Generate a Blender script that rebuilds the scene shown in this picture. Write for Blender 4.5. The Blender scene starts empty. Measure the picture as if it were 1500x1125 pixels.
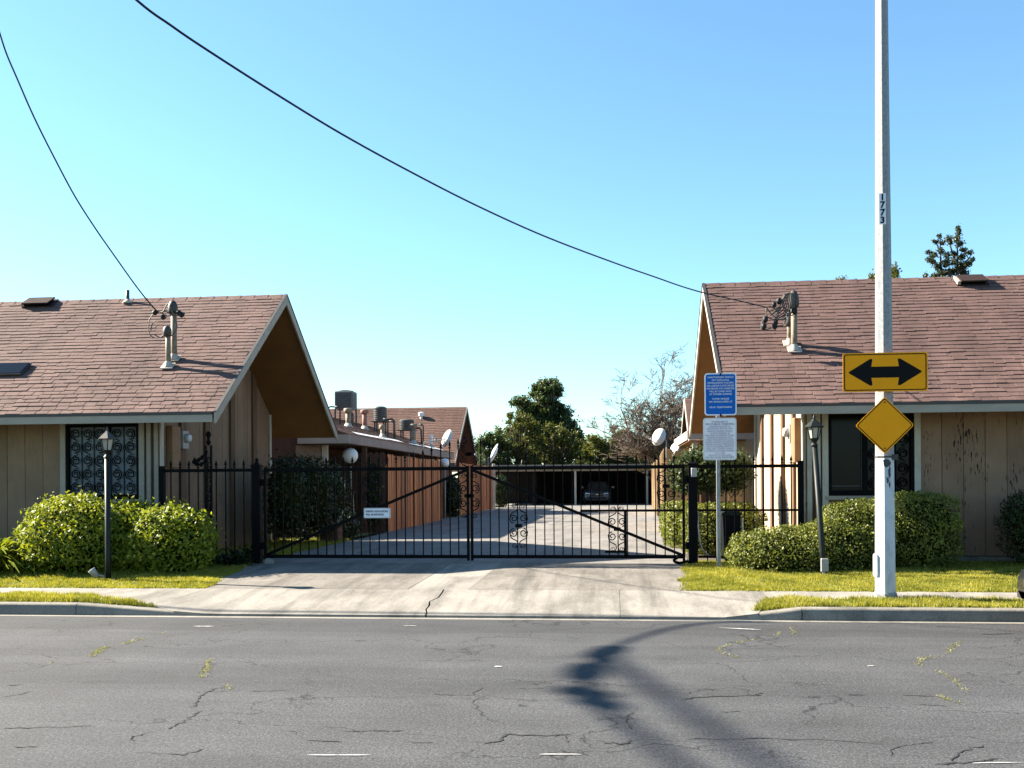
import bpy, bmesh, math, random
import numpy as np
from mathutils import Vector, Matrix, Euler

R = math.radians
random.seed(7)
rng = np.random.default_rng(7)
S = bpy.context.scene
C = S.collection

# ---------------------------------------------------------------- camera
CAM_H, FOC, YAW, ROLL = 1.72, 1460.0, math.atan(150 / 1460.0), 0.0065
SY, CY = math.sin(YAW), math.cos(YAW)
fwd, rgt, upv = Vector((-SY, CY, 0)), Vector((CY, SY, 0)), Vector((0, 0, 1))
cam_d = bpy.data.cameras.new('camera')
cam_d.sensor_width = 36
cam_d.lens = FOC / 1500 * 36
cam_d.shift_y = (707 - 562.5) / 1500
cam_d.clip_start, cam_d.clip_end = 0.1, 6000
cam = bpy.data.objects.new('camera', cam_d)
C.objects.link(cam)
cr, sr = math.cos(ROLL), math.sin(ROLL)
cx, cy_, cz = rgt * cr - upv * sr, upv * cr + rgt * sr, -fwd
cam.matrix_world = Matrix(((cx.x, cy_.x, cz.x, 0), (cx.y, cy_.y, cz.y, 0), (cx.z, cy_.z, cz.z, CAM_H), (0, 0, 0, 1)))
S.camera = cam

# ---------------------------------------------------------------- light
SUN_EL, SUN_AZ = 33.0, 12.0          # degrees: height, and how far behind the facade line (sun stands to the left)
to_sun = Vector((-math.cos(R(SUN_EL)) * math.cos(R(SUN_AZ)), math.cos(R(SUN_EL)) * math.sin(R(SUN_AZ)), math.sin(R(SUN_EL))))
sun_d = bpy.data.lights.new('sun', 'SUN')
sun_d.energy, sun_d.angle, sun_d.color = 5.0, R(0.53), (1.0, 0.91, 0.76)
sun = bpy.data.objects.new('sun', sun_d)
C.objects.link(sun)
sun.rotation_euler = to_sun.to_track_quat('Z', 'Y').to_euler()
W = bpy.data.worlds.new('World')
S.world = W
W.use_nodes = True
nt = W.node_tree
sky = nt.nodes.new('ShaderNodeTexSky')
sky.sky_type = 'NISHITA'
sky.sun_disc = False
sky.sun_elevation = R(SUN_EL)
sky.sun_rotation = math.atan2(to_sun.x, to_sun.y)
sky.altitude, sky.air_density, sky.dust_density, sky.ozone_density = 100, 1.1, 0.2, 1.3
bg = nt.nodes['Background']
tint = nt.nodes.new('ShaderNodeMix')      # the clear cyan cast of the photograph's air, the same all over the sky
tint.data_type, tint.blend_type = 'RGBA', 'MULTIPLY'
tint.inputs[0].default_value = 1.0
tint.inputs[7].default_value = (0.72, 0.985, 1.09, 1)
nt.links.new(sky.outputs[0], tint.inputs[6])
nt.links.new(tint.outputs[2], bg.inputs['Color'])
bg.inputs['Strength'].default_value = 0.05
S.view_settings.view_transform = 'Standard'
S.view_settings.look = 'None'
S.view_settings.gamma = 1
S.view_settings.use_curve_mapping = False
S.view_settings.exposure = 2.32
S.render.engine = 'CYCLES'
S.cycles.max_bounces = 6
S.cycles.diffuse_bounces = 3
S.cycles.glossy_bounces = 2
S.cycles.transmission_bounces = 3
S.cycles.transparent_max_bounces = 6

# ---------------------------------------------------------------- placing helpers
def ray(px, py):
    u, w = (px - 750) / FOC, -(py - 707) / FOC
    lat, up = u + ROLL * w, w - ROLL * u
    return fwd + rgt * lat + upv * up
O = Vector((0, 0, CAM_H))
def at(px, py, Y):
    d = ray(px, py)
    return O + d * (Y / d.y)
def atz(px, py, z):
    d = ray(px, py)
    return O + d * ((z - CAM_H) / d.z)
PITCH = 0.718
def roof_at(px, py, y0=16.8, z0=3.02):
    d = ray(px, py)
    t = (z0 - CAM_H - PITCH * y0) / (d.z - PITCH * d.y)
    return O + d * t

# ---------------------------------------------------------------- materials
def new_mat(name):
    m = bpy.data.materials.new(name)
    m.use_nodes = True
    n = m.node_tree
    return m, n, n.nodes['Principled BSDF'], n.links.new
def rgb(c): return (c[0], c[1], c[2], 1)
ALB = 0.58                       # keeps every paint and stone at its real-world reflectance for this exposure
def dim(c): return tuple(x * ALB for x in c)
def posnode(n, scale=(1, 1, 1)):
    g = n.nodes.new('ShaderNodeNewGeometry')
    mp = n.nodes.new('ShaderNodeMapping')
    mp.inputs['Scale'].default_value = scale
    n.links.new(g.outputs['Position'], mp.inputs['Vector'])
    return mp.outputs[0]
def noise(n, vec, scale, detail=4, rough=0.6):
    t = n.nodes.new('ShaderNodeTexNoise')
    t.inputs['Scale'].default_value = scale
    t.inputs['Detail'].default_value = detail
    t.inputs['Roughness'].default_value = rough
    n.links.new(vec, t.inputs['Vector'])
    return t.outputs['Fac']
def ramp(n, fac, stops):
    r = n.nodes.new('ShaderNodeValToRGB')
    e = r.color_ramp.elements
    while len(e) < len(stops): e.new(0.5)
    for k, (p, c) in enumerate(stops):
        e[k].position = p
        e[k].color = rgb(c) if hasattr(c, '__len__') else (c, c, c, 1)
    n.links.new(fac, r.inputs[0])
    return r.outputs[0]
def mix(n, fac, a, b, mode='MIX'):
    x = n.nodes.new('ShaderNodeMix')
    x.data_type = 'RGBA'
    x.blend_type = mode
    for inp, val in ((x.inputs[0], fac), (x.inputs[6], a), (x.inputs[7], b)):
        if hasattr(val, 'is_linked'): n.links.new(val, inp)
        elif hasattr(val, '__len__'): inp.default_value = rgb(val)
        else: inp.default_value = val
    return x.outputs[2]
def mul(n, a, b, op='MULTIPLY'):
    x = n.nodes.new('ShaderNodeMath')
    x.operation = op
    for k, v in ((0, a), (1, b)):
        if hasattr(v, 'is_linked'): n.links.new(v, x.inputs[k])
        else: x.inputs[k].default_value = v
    return x.outputs[0]
def objrand(n):
    return n.nodes.new('ShaderNodeObjectInfo').outputs['Random']
def bump(n, p, h, strength, dist=0.01):
    b = n.nodes.new('ShaderNodeBump')
    b.inputs['Strength'].default_value = strength
    b.inputs['Distance'].default_value = dist
    n.links.new(h, b.inputs['Height'])
    n.links.new(b.outputs[0], p.inputs['Normal'])

def mat(name, col, var=0.2, scale=6, rough=0.75, bmp=0.0, metal=0, orand=0.0, spec=0.5, stretch=(1, 1, 1)):
    m, n, p, L = new_mat(name)
    col = dim(col)
    v = posnode(n, stretch)
    f = noise(n, v, scale)
    a = [c * (1 - var) for c in col]
    b = [min(1, c * (1 + var)) for c in col]
    c = ramp(n, f, [(0.3, a), (0.7, b)])
    if orand:
        k = ramp(n, objrand(n), [(0, 1 - orand), (1, 1 + orand)])
        c = mix(n, 1.0, c, k, 'MULTIPLY')
    L(c, p.inputs['Base Color'])
    p.inputs['Roughness'].default_value = rough
    p.inputs['Metallic'].default_value = metal
    p.inputs['Specular IOR Level'].default_value = spec
    if bmp: bump(n, p, noise(n, v, scale * 6), bmp)
    return m

def shingle_mat(name, col):
    col = dim(col)
    m, n, p, L = new_mat(name)
    v = posnode(n)
    f = ramp(n, noise(n, v, 160, 2), [(0.3, [c * 0.62 for c in col]), (0.7, [c * 1.35 for c in col])])
    big = mix(n, 1.0, ramp(n, noise(n, posnode(n, (1, 1, 1)), 0.7, 3), [(0.3, 0.86), (0.7, 1.12)]), ramp(n, noise(n, posnode(n, (2.6, 0.35, 0.35)), 1.0, 4, .65), [(0.34, 0.82), (0.62, 1.08)]), 'MULTIPLY')
    k = ramp(n, objrand(n), [(0, (0.86, 0.85, 0.85)), (0.5, (1, 1, 1)), (1, (1.1, 1.09, 1.08))])
    patch = ramp(n, noise(n, v, 4.2, 2), [(0.3, 0.92), (0.7, 1.07)])
    c = mix(n, 1.0, mix(n, 1.0, mix(n, 1.0, f, big, 'MULTIPLY'), k, 'MULTIPLY'), patch, 'MULTIPLY')
    L(c, p.inputs['Base Color'])
    p.inputs['Roughness'].default_value = 0.95
    p.inputs['Specular IOR Level'].default_value = 0.2
    bump(n, p, noise(n, v, 220, 2), 0.5, 0.004)
    return m

def siding_mat(name, col, wood, peel, seed=0.0):
    col, wood = dim(col), dim(wood)
    m, n, p, L = new_mat(name)
    v = posnode(n)
    base = ramp(n, noise(n, v, 1.6, 5), [(0.3, [c * 0.82 for c in col]), (0.72, [c * 1.12 for c in col])])
    grain = ramp(n, noise(n, posnode(n, (60, 60, 2.2)), 1, 3), [(0.3, 0.88), (0.7, 1.06)])
    base = mix(n, 1.0, base, grain, 'MULTIPLY')
    k = ramp(n, objrand(n), [(0, 0.9), (1, 1.08)])
    base = mix(n, 1.0, base, k, 'MULTIPLY')
    st = noise(n, posnode(n, (30, 30, 5.0)), 1.0, 5, 0.58)
    area = ramp(n, noise(n, posnode(n, (2.6, 2.6, 0.7)), 1.0, 3), [(0.36, 0.0), (0.66, 0.13)])
    stv = mul(n, st, mul(n, area, peel), 'ADD')
    mask = ramp(n, stv, [(0.70, 0.0), (0.735, 1.0)])
    c = mix(n, mask, base, wood)
    L(c, p.inputs['Base Color'])
    p.inputs['Roughness'].default_value = 0.85
    p.inputs['Specular IOR Level'].default_value = 0.25
    bump(n, p, st, 0.35, 0.01)
    return m

def leaf_mat(name, ca, cb, trans=0.35, rough=0.45):
    ca, cb = dim(ca), dim(cb)
    m, n, p, L = new_mat(name)
    out = n.nodes['Material Output']
    f = noise(n, posnode(n), 9, 2)
    g = noise(n, posnode(n), 1.7, 2)
    c = ramp(n, mul(n, mul(n, f, g, 'ADD'), 0.5), [(0.36, ca), (0.64, cb)])
    L(c, p.inputs['Base Color'])
    p.inputs['Roughness'].default_value = rough
    p.inputs['Specular IOR Level'].default_value = 0.28
    t = n.nodes.new('ShaderNodeBsdfTranslucent')
    L(mix(n, 1.0, c, (1.25, 1.2, 0.5), 'MULTIPLY'), t.inputs['Color'])
    ms = n.nodes.new('ShaderNodeMixShader')
    ms.inputs[0].default_value = trans
    L(p.outputs[0], ms.inputs[1])
    L(t.outputs[0], ms.inputs[2])
    L(ms.outputs[0], out.inputs['Surface'])
    return m

def concrete_mat(name, col, agg=0.0, stain=0.5, tracks=0.0):
    col = dim(col)
    m, n, p, L = new_mat(name)
    v = posnode(n)
    c = ramp(n, noise(n, v, 1.3, 6), [(0.3, [x * 0.8 for x in col]), (0.7, [x * 1.1 for x in col])])
    spk = ramp(n, noise(n, v, 75, 2), [(0.35, 1 - 0.22 - agg), (0.65, 1 + 0.14 + agg * 0.6)])
    c = mix(n, 1.0, c, spk, 'MULTIPLY')
    st = ramp(n, noise(n, posnode(n, (1, 0.35, 1)), 2.2, 6, 0.7), [(0.46, 1.0), (0.66, 1 - stain * 0.5)])
    c = mix(n, 1.0, c, st, 'MULTIPLY')
    k = ramp(n, objrand(n), [(0, 0.93), (1, 1.05)])
    c = mix(n, 1.0, c, k, 'MULTIPLY')
    if tracks:
        tr = ramp(n, noise(n, posnode(n, (3.2, 0.22, 1)), 1.0, 5, 0.6), [(0.48, 1.0), (0.70, 1 - tracks)])
        c = mix(n, 1.0, c, tr, 'MULTIPLY')
    L(c, p.inputs['Base Color'])
    p.inputs['Roughness'].default_value = 0.92
    p.inputs['Specular IOR Level'].default_value = 0.25
    bump(n, p, noise(n, v, 90, 2), 0.25 + agg * 2, 0.006)
    return m

def asphalt_mat():
    m, n, p, L = new_mat('asphalt')
    v = posnode(n)
    col = (0.048, 0.0485, 0.051)
    c = ramp(n, noise(n, v, 0.9, 8, 0.68), [(0.3, [x * 0.80 for x in col]), (0.7, [x * 1.18 for x in col])])
    lane = ramp(n, noise(n, posnode(n, (0.06, 1.0, 1)), 1.0, 5, 0.65), [(0.34, 0.78), (0.66, 1.2)])
    c = mix(n, 1.0, c, lane, 'MULTIPLY')
    spk = ramp(n, noise(n, v, 48, 4, 0.8), [(0.34, 0.42), (0.5, 0.95), (0.66, 1.9)])
    c = mix(n, 1.0, c, spk, 'MULTIPLY')
    spk2 = ramp(n, noise(n, v, 19, 3, 0.7), [(0.34, 0.86), (0.66, 1.14)])
    c = mix(n, 1.0, c, spk2, 'MULTIPLY')
    # smoother, darker resurfacing strip along the gutter and paler wheel paths
    sx = n.nodes.new('ShaderNodeSeparateXYZ'); L(v, sx.inputs[0])
    yv = mul(n, sx.outputs['Y'], mul(n, noise(n, posnode(n, (0.5, 0.5, 1)), 1.0, 3), 0.5), 'ADD')
    strip = ramp(n, mul(n, mul(n, yv, 11.5, 'SUBTRACT'), 1.0), [(0.0, 1.0), (0.10, 0.80)])
    c = mix(n, 1.0, c, strip, 'MULTIPLY')
    oil = ramp(n, noise(n, posnode(n, (0.8, 1.6, 1)), 1.0, 4, 0.7), [(0.62, 1.0), (0.72, 0.74)])
    c = mix(n, 1.0, c, oil, 'MULTIPLY')
    # hairline cracks running mostly along the street
    vo = n.nodes.new('ShaderNodeTexVoronoi')
    vo.feature = 'DISTANCE_TO_EDGE'
    vo.inputs['Scale'].default_value = 1.0
    wob = n.nodes.new('ShaderNodeTexNoise')
    wob.inputs['Scale'].default_value = 1.6
    wob.inputs['Detail'].default_value = 5
    L(v, wob.inputs['Vector'])
    va = n.nodes.new('ShaderNodeVectorMath'); va.operation = 'MULTIPLY_ADD'
    L(wob.outputs['Color'], va.inputs[0]); va.inputs[1].default_value = (0.9, 0.9, 0)
    L(posnode(n, (0.33, 0.95, 0)), va.inputs[2])
    L(va.outputs[0], vo.inputs['Vector'])
    ck = ramp(n, vo.outputs['Distance'], [(0.0, 1.0), (0.010, 0.0)])
    ms = ramp(n, noise(n, v, 0.55, 3), [(0.36, 0.0), (0.5, 0.95)])
    c = mix(n, mix(n, 1.0, ck, ms, 'MULTIPLY'), c, (0.007, 0.007, 0.008))
    # long scrape lines along the street
    sc = ramp(n, noise(n, posnode(n, (0.12, 26, 1)), 1.0, 2), [(0.66, 0.0), (0.72, 0.25)])
    c = mix(n, sc, c, (0.055, 0.055, 0.057))
    L(c, p.inputs['Base Color'])
    p.inputs['Roughness'].default_value = 0.9
    p.inputs['Specular IOR Level'].default_value = 0.3
    bump(n, p, noise(n, v, 60, 3, 0.75), 0.6, 0.012)
    return m

def galv_mat(name, painted_below=None):
    m, n, p, L = new_mat(name)
    v = posnode(n)
    c = ramp(n, noise(n, posnode(n, (1, 1, 0.6)), 38, 4, 0.75), [(0.3, (0.13, 0.14, 0.145)), (0.7, (0.29, 0.295, 0.30))])
    if painted_below:
        g = n.nodes.new('ShaderNodeSeparateXYZ')
        L(v, g.inputs[0])
        msk = ramp(n, mul(n, mul(n, g.outputs['Z'], painted_below, 'SUBTRACT'), mul(n, noise(n, v, 12, 3), 0.16), 'ADD'), [(0.06, 1.0), (0.10, 0.0)])
        pc = ramp(n, noise(n, posnode(n, (1, 1, .5)), 9, 5, 0.7), [(0.32, (0.33, 0.36, 0.38)), (0.5, (0.46, 0.48, 0.50)), (0.75, (0.50, 0.51, 0.52))])
        rust = ramp(n, noise(n, posnode(n, (1, 1, .3)), 15, 4, 0.65), [(0.66, 0.0), (0.69, 0.85)])
        pc = mix(n, rust, pc, (0.10, 0.10, 0.11))
        c = mix(n, msk, c, pc)
    L(c, p.inputs['Base Color'])
    p.inputs['Roughness'].default_value = 0.62
    p.inputs['Metallic'].default_value = 0.0
    return m

M = {}
M['asphalt'] = asphalt_mat()
M['concrete'] = concrete_mat('concrete', (0.44, 0.405, 0.35), 0.04, 0.6, 0.15)
M['apron'] = concrete_mat('apron_concrete', (0.415, 0.38, 0.33), 0.05, 0.8, 0.42)
M['aggregate'] = concrete_mat('exposed_aggregate', (0.335, 0.30, 0.26), 0.26, 0.7, 0.42)
M['court'] = concrete_mat('court_concrete', (0.33, 0.305, 0.28), 0.06, 0.6, 0.25)
M['vent'] = mat('vent_brown', (0.06, 0.04, 0.035), 0.2, 5, 0.8, spec=0.08)
M['kerb'] = concrete_mat('kerb_concrete', (0.38, 0.345, 0.295), 0.05, 0.7)
M['soil'] = mat('soil', (0.10, 0.075, 0.045), 0.4, 5, 0.95, 0.4)
M['turf'] = mat('turf', (0.19, 0.21, 0.022), 0.4, 14, 0.95, 0.4)
M['shingle'] = shingle_mat('shingle_brown', (0.232, 0.146, 0.126))
M['shingle_right'] = shingle_mat('shingle_brown_dark', (0.215, 0.130, 0.112))
M['shingle_far'] = shingle_mat('shingle_far', (0.21, 0.12, 0.095))
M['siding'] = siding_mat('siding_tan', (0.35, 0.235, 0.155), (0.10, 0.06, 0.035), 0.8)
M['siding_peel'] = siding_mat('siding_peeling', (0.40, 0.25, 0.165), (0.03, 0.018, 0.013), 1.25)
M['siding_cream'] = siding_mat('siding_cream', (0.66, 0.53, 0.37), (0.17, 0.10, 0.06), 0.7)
M['batten'] = mat('batten_brown', (0.17, 0.085, 0.04), 0.25, 5, 0.8, 0.2, stretch=(8, 8, 0.6))
M['soffit'] = mat('soffit_ochre', (0.28, 0.125, 0.032), 0.15, 2, 0.8)
M['trim'] = mat('trim_grey', (0.47, 0.41, 0.335), 0.12, 4, 0.7, 0.1, stretch=(.4, 1, 1))
M['trim_white'] = mat('trim_cream', (0.66, 0.60, 0.50), 0.12, 4, 0.7, 0.1)
M['drip'] = mat('drip_edge', (0.07, 0.06, 0.055), 0.2, 4, 0.6)
M['core'] = mat('wall_core', (0.10, 0.08, 0.06), 0.2, 2, 0.9)
M['iron'] = mat('black_iron', (0.004, 0.004, 0.005), 0.3, 20, 0.6, spec=0.07)
M['glass'] = mat('pane_curtained', (0.15, 0.19, 0.235), 0.4, 1.6, 0.25, spec=0.3)
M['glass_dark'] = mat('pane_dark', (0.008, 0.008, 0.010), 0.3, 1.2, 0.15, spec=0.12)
M['redwood'] = mat('redwood_fence', (0.62, 0.225, 0.075), 0.36, 1.5, 0.85, 0.25, orand=0.42, stretch=(9, 9, 0.8))
M['cedar'] = mat('cedar_fence', (0.52, 0.33, 0.16), 0.25, 1.5, 0.85, 0.25, orand=0.25, stretch=(9, 9, 0.8))
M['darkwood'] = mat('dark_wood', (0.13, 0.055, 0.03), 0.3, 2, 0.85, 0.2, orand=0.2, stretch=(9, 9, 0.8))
M['galv'] = galv_mat('galvanised_steel', 2.03)
M['galv_plain'] = galv_mat('galvanised_plain')
M['signgrey'] = mat('sign_aluminium', (0.85, 0.86, 0.88), 0.1, 5, 0.5)
M['sign_orange'] = mat('sign_orange', (1.42, 0.52, 0.006), 0.06, 3, 0.55, spec=0.12)
M['sign_black'] = mat('sign_black', (0.006, 0.005, 0.005), 0.1, 3, 0.6, spec=0.12)
M['sign_blue'] = mat('sign_blue', (0.005, 0.17, 0.68), 0.08, 3, 0.5, spec=0.12)
M['sign_white'] = mat('sign_white', (1.15, 1.15, 1.22), 0.03, 3, 0.45)
M['ink'] = mat('ink_plum', (0.42, 0.30, 0.52), 0.1, 3, 0.6)
M['ink_blue'] = mat('ink_navy', (0.02, 0.07, 0.17), 0.1, 3, 0.6)
M['white'] = mat('white_paint', (1.1, 1.09, 1.05), 0.05, 4, 0.5)
M['globe'] = mat('white_globe', (1.1, 1.1, 1.08), 0.03, 4, 0.3)
M['pole_dark'] = mat('dark_green_paint', (0.012, 0.018, 0.016), 0.3, 9, 0.5, spec=0.22)
M['lampglass'] = mat('frosted_glass', (0.52, 0.50, 0.44), 0.1, 9, 0.25)
M['pipe'] = mat('pipe_tan', (0.30, 0.235, 0.16), 0.35, 20, 0.7, 0.2)
M['pipe_dark'] = mat('pipe_dark', (0.055, 0.045, 0.038), 0.4, 20, 0.6)
M['flash'] = mat('flashing', (0.60, 0.54, 0.46), 0.2, 12, 0.6)
M['wire'] = mat('wire_black', (0.010, 0.012, 0.014), 0.2, 20, 0.6, spec=0.3)
M['wire_old'] = mat('wire_weathered', (0.16, 0.13, 0.11), 0.5, 40, 0.7)
M['ac'] = mat('unit_metal', (0.13, 0.125, 0.12), 0.2, 6, 0.55)
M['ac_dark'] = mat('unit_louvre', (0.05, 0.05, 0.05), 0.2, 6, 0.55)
M['meter'] = mat('meter_grey', (0.42, 0.42, 0.42), 0.15, 8, 0.45)
M['panelbox'] = mat('panel_brown', (0.36, 0.19, 0.085), 0.15, 5, 0.7)
M['crack'] = mat('crack_dark', (0.018, 0.018, 0.019), 0.3, 12, 0.95)
M['roadpaint'] = mat('worn_paint', (0.62, 0.61, 0.58), 0.35, 25, 0.8)
M['bark'] = mat('bark', (0.11, 0.08, 0.055), 0.35, 10, 0.9, 0.5)
M['bare'] = mat('bare_bark', (0.20, 0.145, 0.105), 0.35, 6, 0.9)
M['leaf_yellow'] = leaf_mat('leaf_yellowgreen', (0.12, 0.19, 0.012), (0.46, 0.50, 0.05), 0.38, 0.5)
M['leaf_box'] = leaf_mat('leaf_boxwood', (0.10, 0.13, 0.018), (0.36, 0.39, 0.085), 0.32, 0.5)
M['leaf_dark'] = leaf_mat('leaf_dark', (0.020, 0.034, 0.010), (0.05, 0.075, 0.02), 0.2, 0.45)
M['leaf_tree'] = leaf_mat('leaf_tree', (0.03, 0.065, 0.018), (0.11, 0.15, 0.045), 0.3, 0.55)
M['leaf_olive'] = leaf_mat('leaf_olive', (0.07, 0.088, 0.016), (0.20, 0.21, 0.045), 0.35, 0.55)
M['leaf_blue'] = leaf_mat('leaf_bluegreen', (0.035, 0.055, 0.03), (0.10, 0.125, 0.06), 0.25, 0.5)
M['blade'] = leaf_mat('grass_blade', (0.21, 0.235, 0.022), (0.60, 0.55, 0.10), 0.42, 0.55)
M['weed'] = leaf_mat('weed_blade', (0.27, 0.27, 0.10), (0.44, 0.42, 0.23), 0.35, 0.6)
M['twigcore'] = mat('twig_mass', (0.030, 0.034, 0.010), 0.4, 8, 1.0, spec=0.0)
M['car_dark'] = mat('car_paint_dark', (0.02, 0.021, 0.023), 0.05, 3, 0.22, spec=0.7)
M['car_grey'] = mat('car_paint_grey', (0.20, 0.20, 0.22), 0.05, 3, 0.3, spec=0.6)
M['rubber'] = mat('rubber', (0.012, 0.012, 0.012), 0.2, 9, 0.8)
M['chrome'] = mat('chrome', (0.55, 0.55, 0.56), 0.05, 9, 0.2, metal=0.9)
M['bin'] = mat('bin_plastic', (0.006, 0.006, 0.009), 0.15, 5, 0.55, spec=0.1)
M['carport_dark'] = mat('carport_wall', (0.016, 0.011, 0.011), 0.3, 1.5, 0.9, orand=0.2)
M['carport_roof'] = mat('carport_fascia', (0.30, 0.265, 0.22), 0.25, 3, 0.8, stretch=(.5, 1, 1))

# ---------------------------------------------------------------- mesh building
BASE = {}
class MB:
    def __init__(s): s.v, s.f = [], []
    def add(s, vs, fs):
        o = len(s.v)
        s.v += [tuple(x) for x in vs]
        s.f += [tuple(i + o for i in f) for f in fs]
        return s
    def box(s, x0, x1, y0, y1, z0, z1):
        return s.add([(x0, y0, z0), (x1, y0, z0), (x1, y1, z0), (x0, y1, z0), (x0, y0, z1), (x1, y0, z1), (x1, y1, z1), (x0, y1, z1)],
                     [(0, 3, 2, 1), (4, 5, 6, 7), (0, 1, 5, 4), (1, 2, 6, 5), (2, 3, 7, 6), (3, 0, 4, 7)])
    def bbox(s, x0, x1, y0, y1, z0, z1, b=0.01):
        """box with chamfered vertical edges and a chamfered top"""
        def ringp(i, z): return [(x0 + b, y0 + i, z), (x1 - b, y0 + i, z), (x1 - i, y0 + b, z), (x1 - i, y1 - b, z), (x1 - b, y1 - i, z), (x0 + b, y1 - i, z), (x0 + i, y1 - b, z), (x0 + i, y0 + b, z)]
        return s.loft([ringp(0, z0), ringp(0, z1 - b), ringp(b * .7, z1)], True)
    def loft(s, rings, cap=True, closed=True):
        o, k = len(s.v), len(rings[0])
        for r in rings: s.v += [tuple(p) for p in r]
        for i in range(len(rings) - 1):
            for j in range(k if closed else k - 1):
                a, b = o + i * k + j, o + i * k + (j + 1) % k
                s.f.append((a, b, b + k, a + k))
        if cap:
            s.f.append(tuple(o + j for j in reversed(range(k))))
            s.f.append(tuple(o + (len(rings) - 1) * k + j for j in range(k)))
        return s
    def tube(s, pts, r, n=6, cap=True):
        pts = [Vector(p) for p in pts]
        rs = r if hasattr(r, '__len__') else [r] * len(pts)
        rings, side = [], None
        for i, p in enumerate(pts):
            t = (pts[min(i + 1, len(pts) - 1)] - pts[max(i - 1, 0)])
            if t.length < 1e-9: t = Vector((0, 0, 1))
            t.normalize()
            if side is None:
                side = t.cross(Vector((0, 0, 1)))
                if side.length < 0.05: side = t.cross(Vector((0, 1, 0)))
            side = (side - t * side.dot(t))
            if side.length < 1e-6: side = t.orthogonal()
            side.normalize()
            up = t.cross(side)
            rings.append([p + (side * math.cos(2 * math.pi * (k + .5) / n) + up * math.sin(2 * math.pi * (k + .5) / n)) * rs[i] for k in range(n)])
        return s.loft(rings, cap)
    def bar(s, a, b, w, h=None):
        """square bar from a to b"""
        return s.tube([a, b], [(w / 2) * 1.4142] * 2, 4) if h is None else s.obar(a, b, w, h)
    def obar(s, a, b, w, h):
        a, b = Vector(a), Vector(b)
        t = (b - a).normalized()
        x = Vector((0, 1, 0)) if abs(t.y) < 0.9 else Vector((1, 0, 0))
        sd = t.cross(x).normalized()
        x = sd.cross(t)
        rr = [[p + sd * (i * h / 2) + x * (j * w / 2) for i, j in ((-1, -1), (1, -1), (1, 1), (-1, 1))] for p in (a, b)]
        return s.loft(rr)
    def lathe(s, prof, c, n=16, cap=True):
        return s.loft([[(c[0] + r * math.cos(2 * math.pi * k / n), c[1] + r * math.sin(2 * math.pi * k / n), c[2] + z) for k in range(n)] for r, z in prof], cap)
    def prism(s, poly, d):
        """polygon (list of 3D points) swept by vector d"""
        d = Vector(d)
        return s.loft([[Vector(p) for p in poly], [Vector(p) + d for p in poly]])
    def mesh(s, name, smooth=False, off=(0, 0, 0)):
        me = bpy.data.meshes.new(name)
        off = Vector(off)
        me.from_pydata([tuple(Vector(v) - off) for v in s.v], [], s.f)
        bm = bmesh.new()
        bm.from_mesh(me)
        bmesh.ops.recalc_face_normals(bm, faces=bm.faces)
        bm.to_mesh(me)
        bm.free()
        if smooth:
            me.polygons.foreach_set('use_smooth', [True] * len(me.polygons))
            if smooth == 'auto':
                try: me.set_sharp_from_angle(angle=R(40))
                except Exception: pass
        me.update()
        return me

def tag(o, label=None, cat=None, group=None, kind=None):
    if label: o['label'] = label
    if cat: o['category'] = cat
    if group: o['group'] = group
    if kind: o['kind'] = kind
    return o
def thing(name, label, cat, loc, group=None, kind=None):
    o = bpy.data.objects.new(name, None)
    o.empty_display_size = 0.2
    C.objects.link(o)
    o.location = loc
    BASE[o.name] = Vector(loc)
    return tag(o, label, cat, group, kind)
def part(name, mb, m, parent=None, smooth=False, label=None, kind=None):
    """a mesh given in world coordinates, stored relative to its thing's base"""
    b = BASE[parent.name] if parent else Vector((0, 0, 0))
    me = mb.mesh(name, smooth, b) if isinstance(mb, MB) else mb
    me.materials.append(m) if not me.materials else None
    o = bpy.data.objects.new(name, me)
    C.objects.link(o)
    if parent: o.parent = parent
    BASE[o.name] = b
    if label: o['label'] = label
    if kind: o['kind'] = kind
    return o
def single(name, mb, m, label, cat, smooth=False, group=None, kind=None, base=None):
    if base is None:
        a = np.array(mb.v)
        base = (float(a[:, 0].mean()), float(a[:, 1].mean()), float(a[:, 2].min()))
    me = mb.mesh(name, smooth, base)
    me.materials.append(m)
    o = bpy.data.objects.new(name, me)
    C.objects.link(o)
    o.location = base
    BASE[o.name] = Vector(base)
    return tag(o, label, cat, group, kind)
def piece(name, me, parent, loc, rot=(0, 0, 0), scale=(1, 1, 1)):
    """one of many alike pieces: shares its mesh data; loc in world coordinates"""
    o = bpy.data.objects.new(name, me)
    C.objects.link(o)
    o.parent = parent
    o.location = Vector(loc) - BASE[parent.name]
    o.rotation_euler = rot
    o.scale = scale
    BASE[o.name] = BASE[parent.name]
    return o
def shared(mb, name, m, smooth=False):
    me = mb.mesh(name, smooth)
    me.materials.append(m)
    return me
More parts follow.
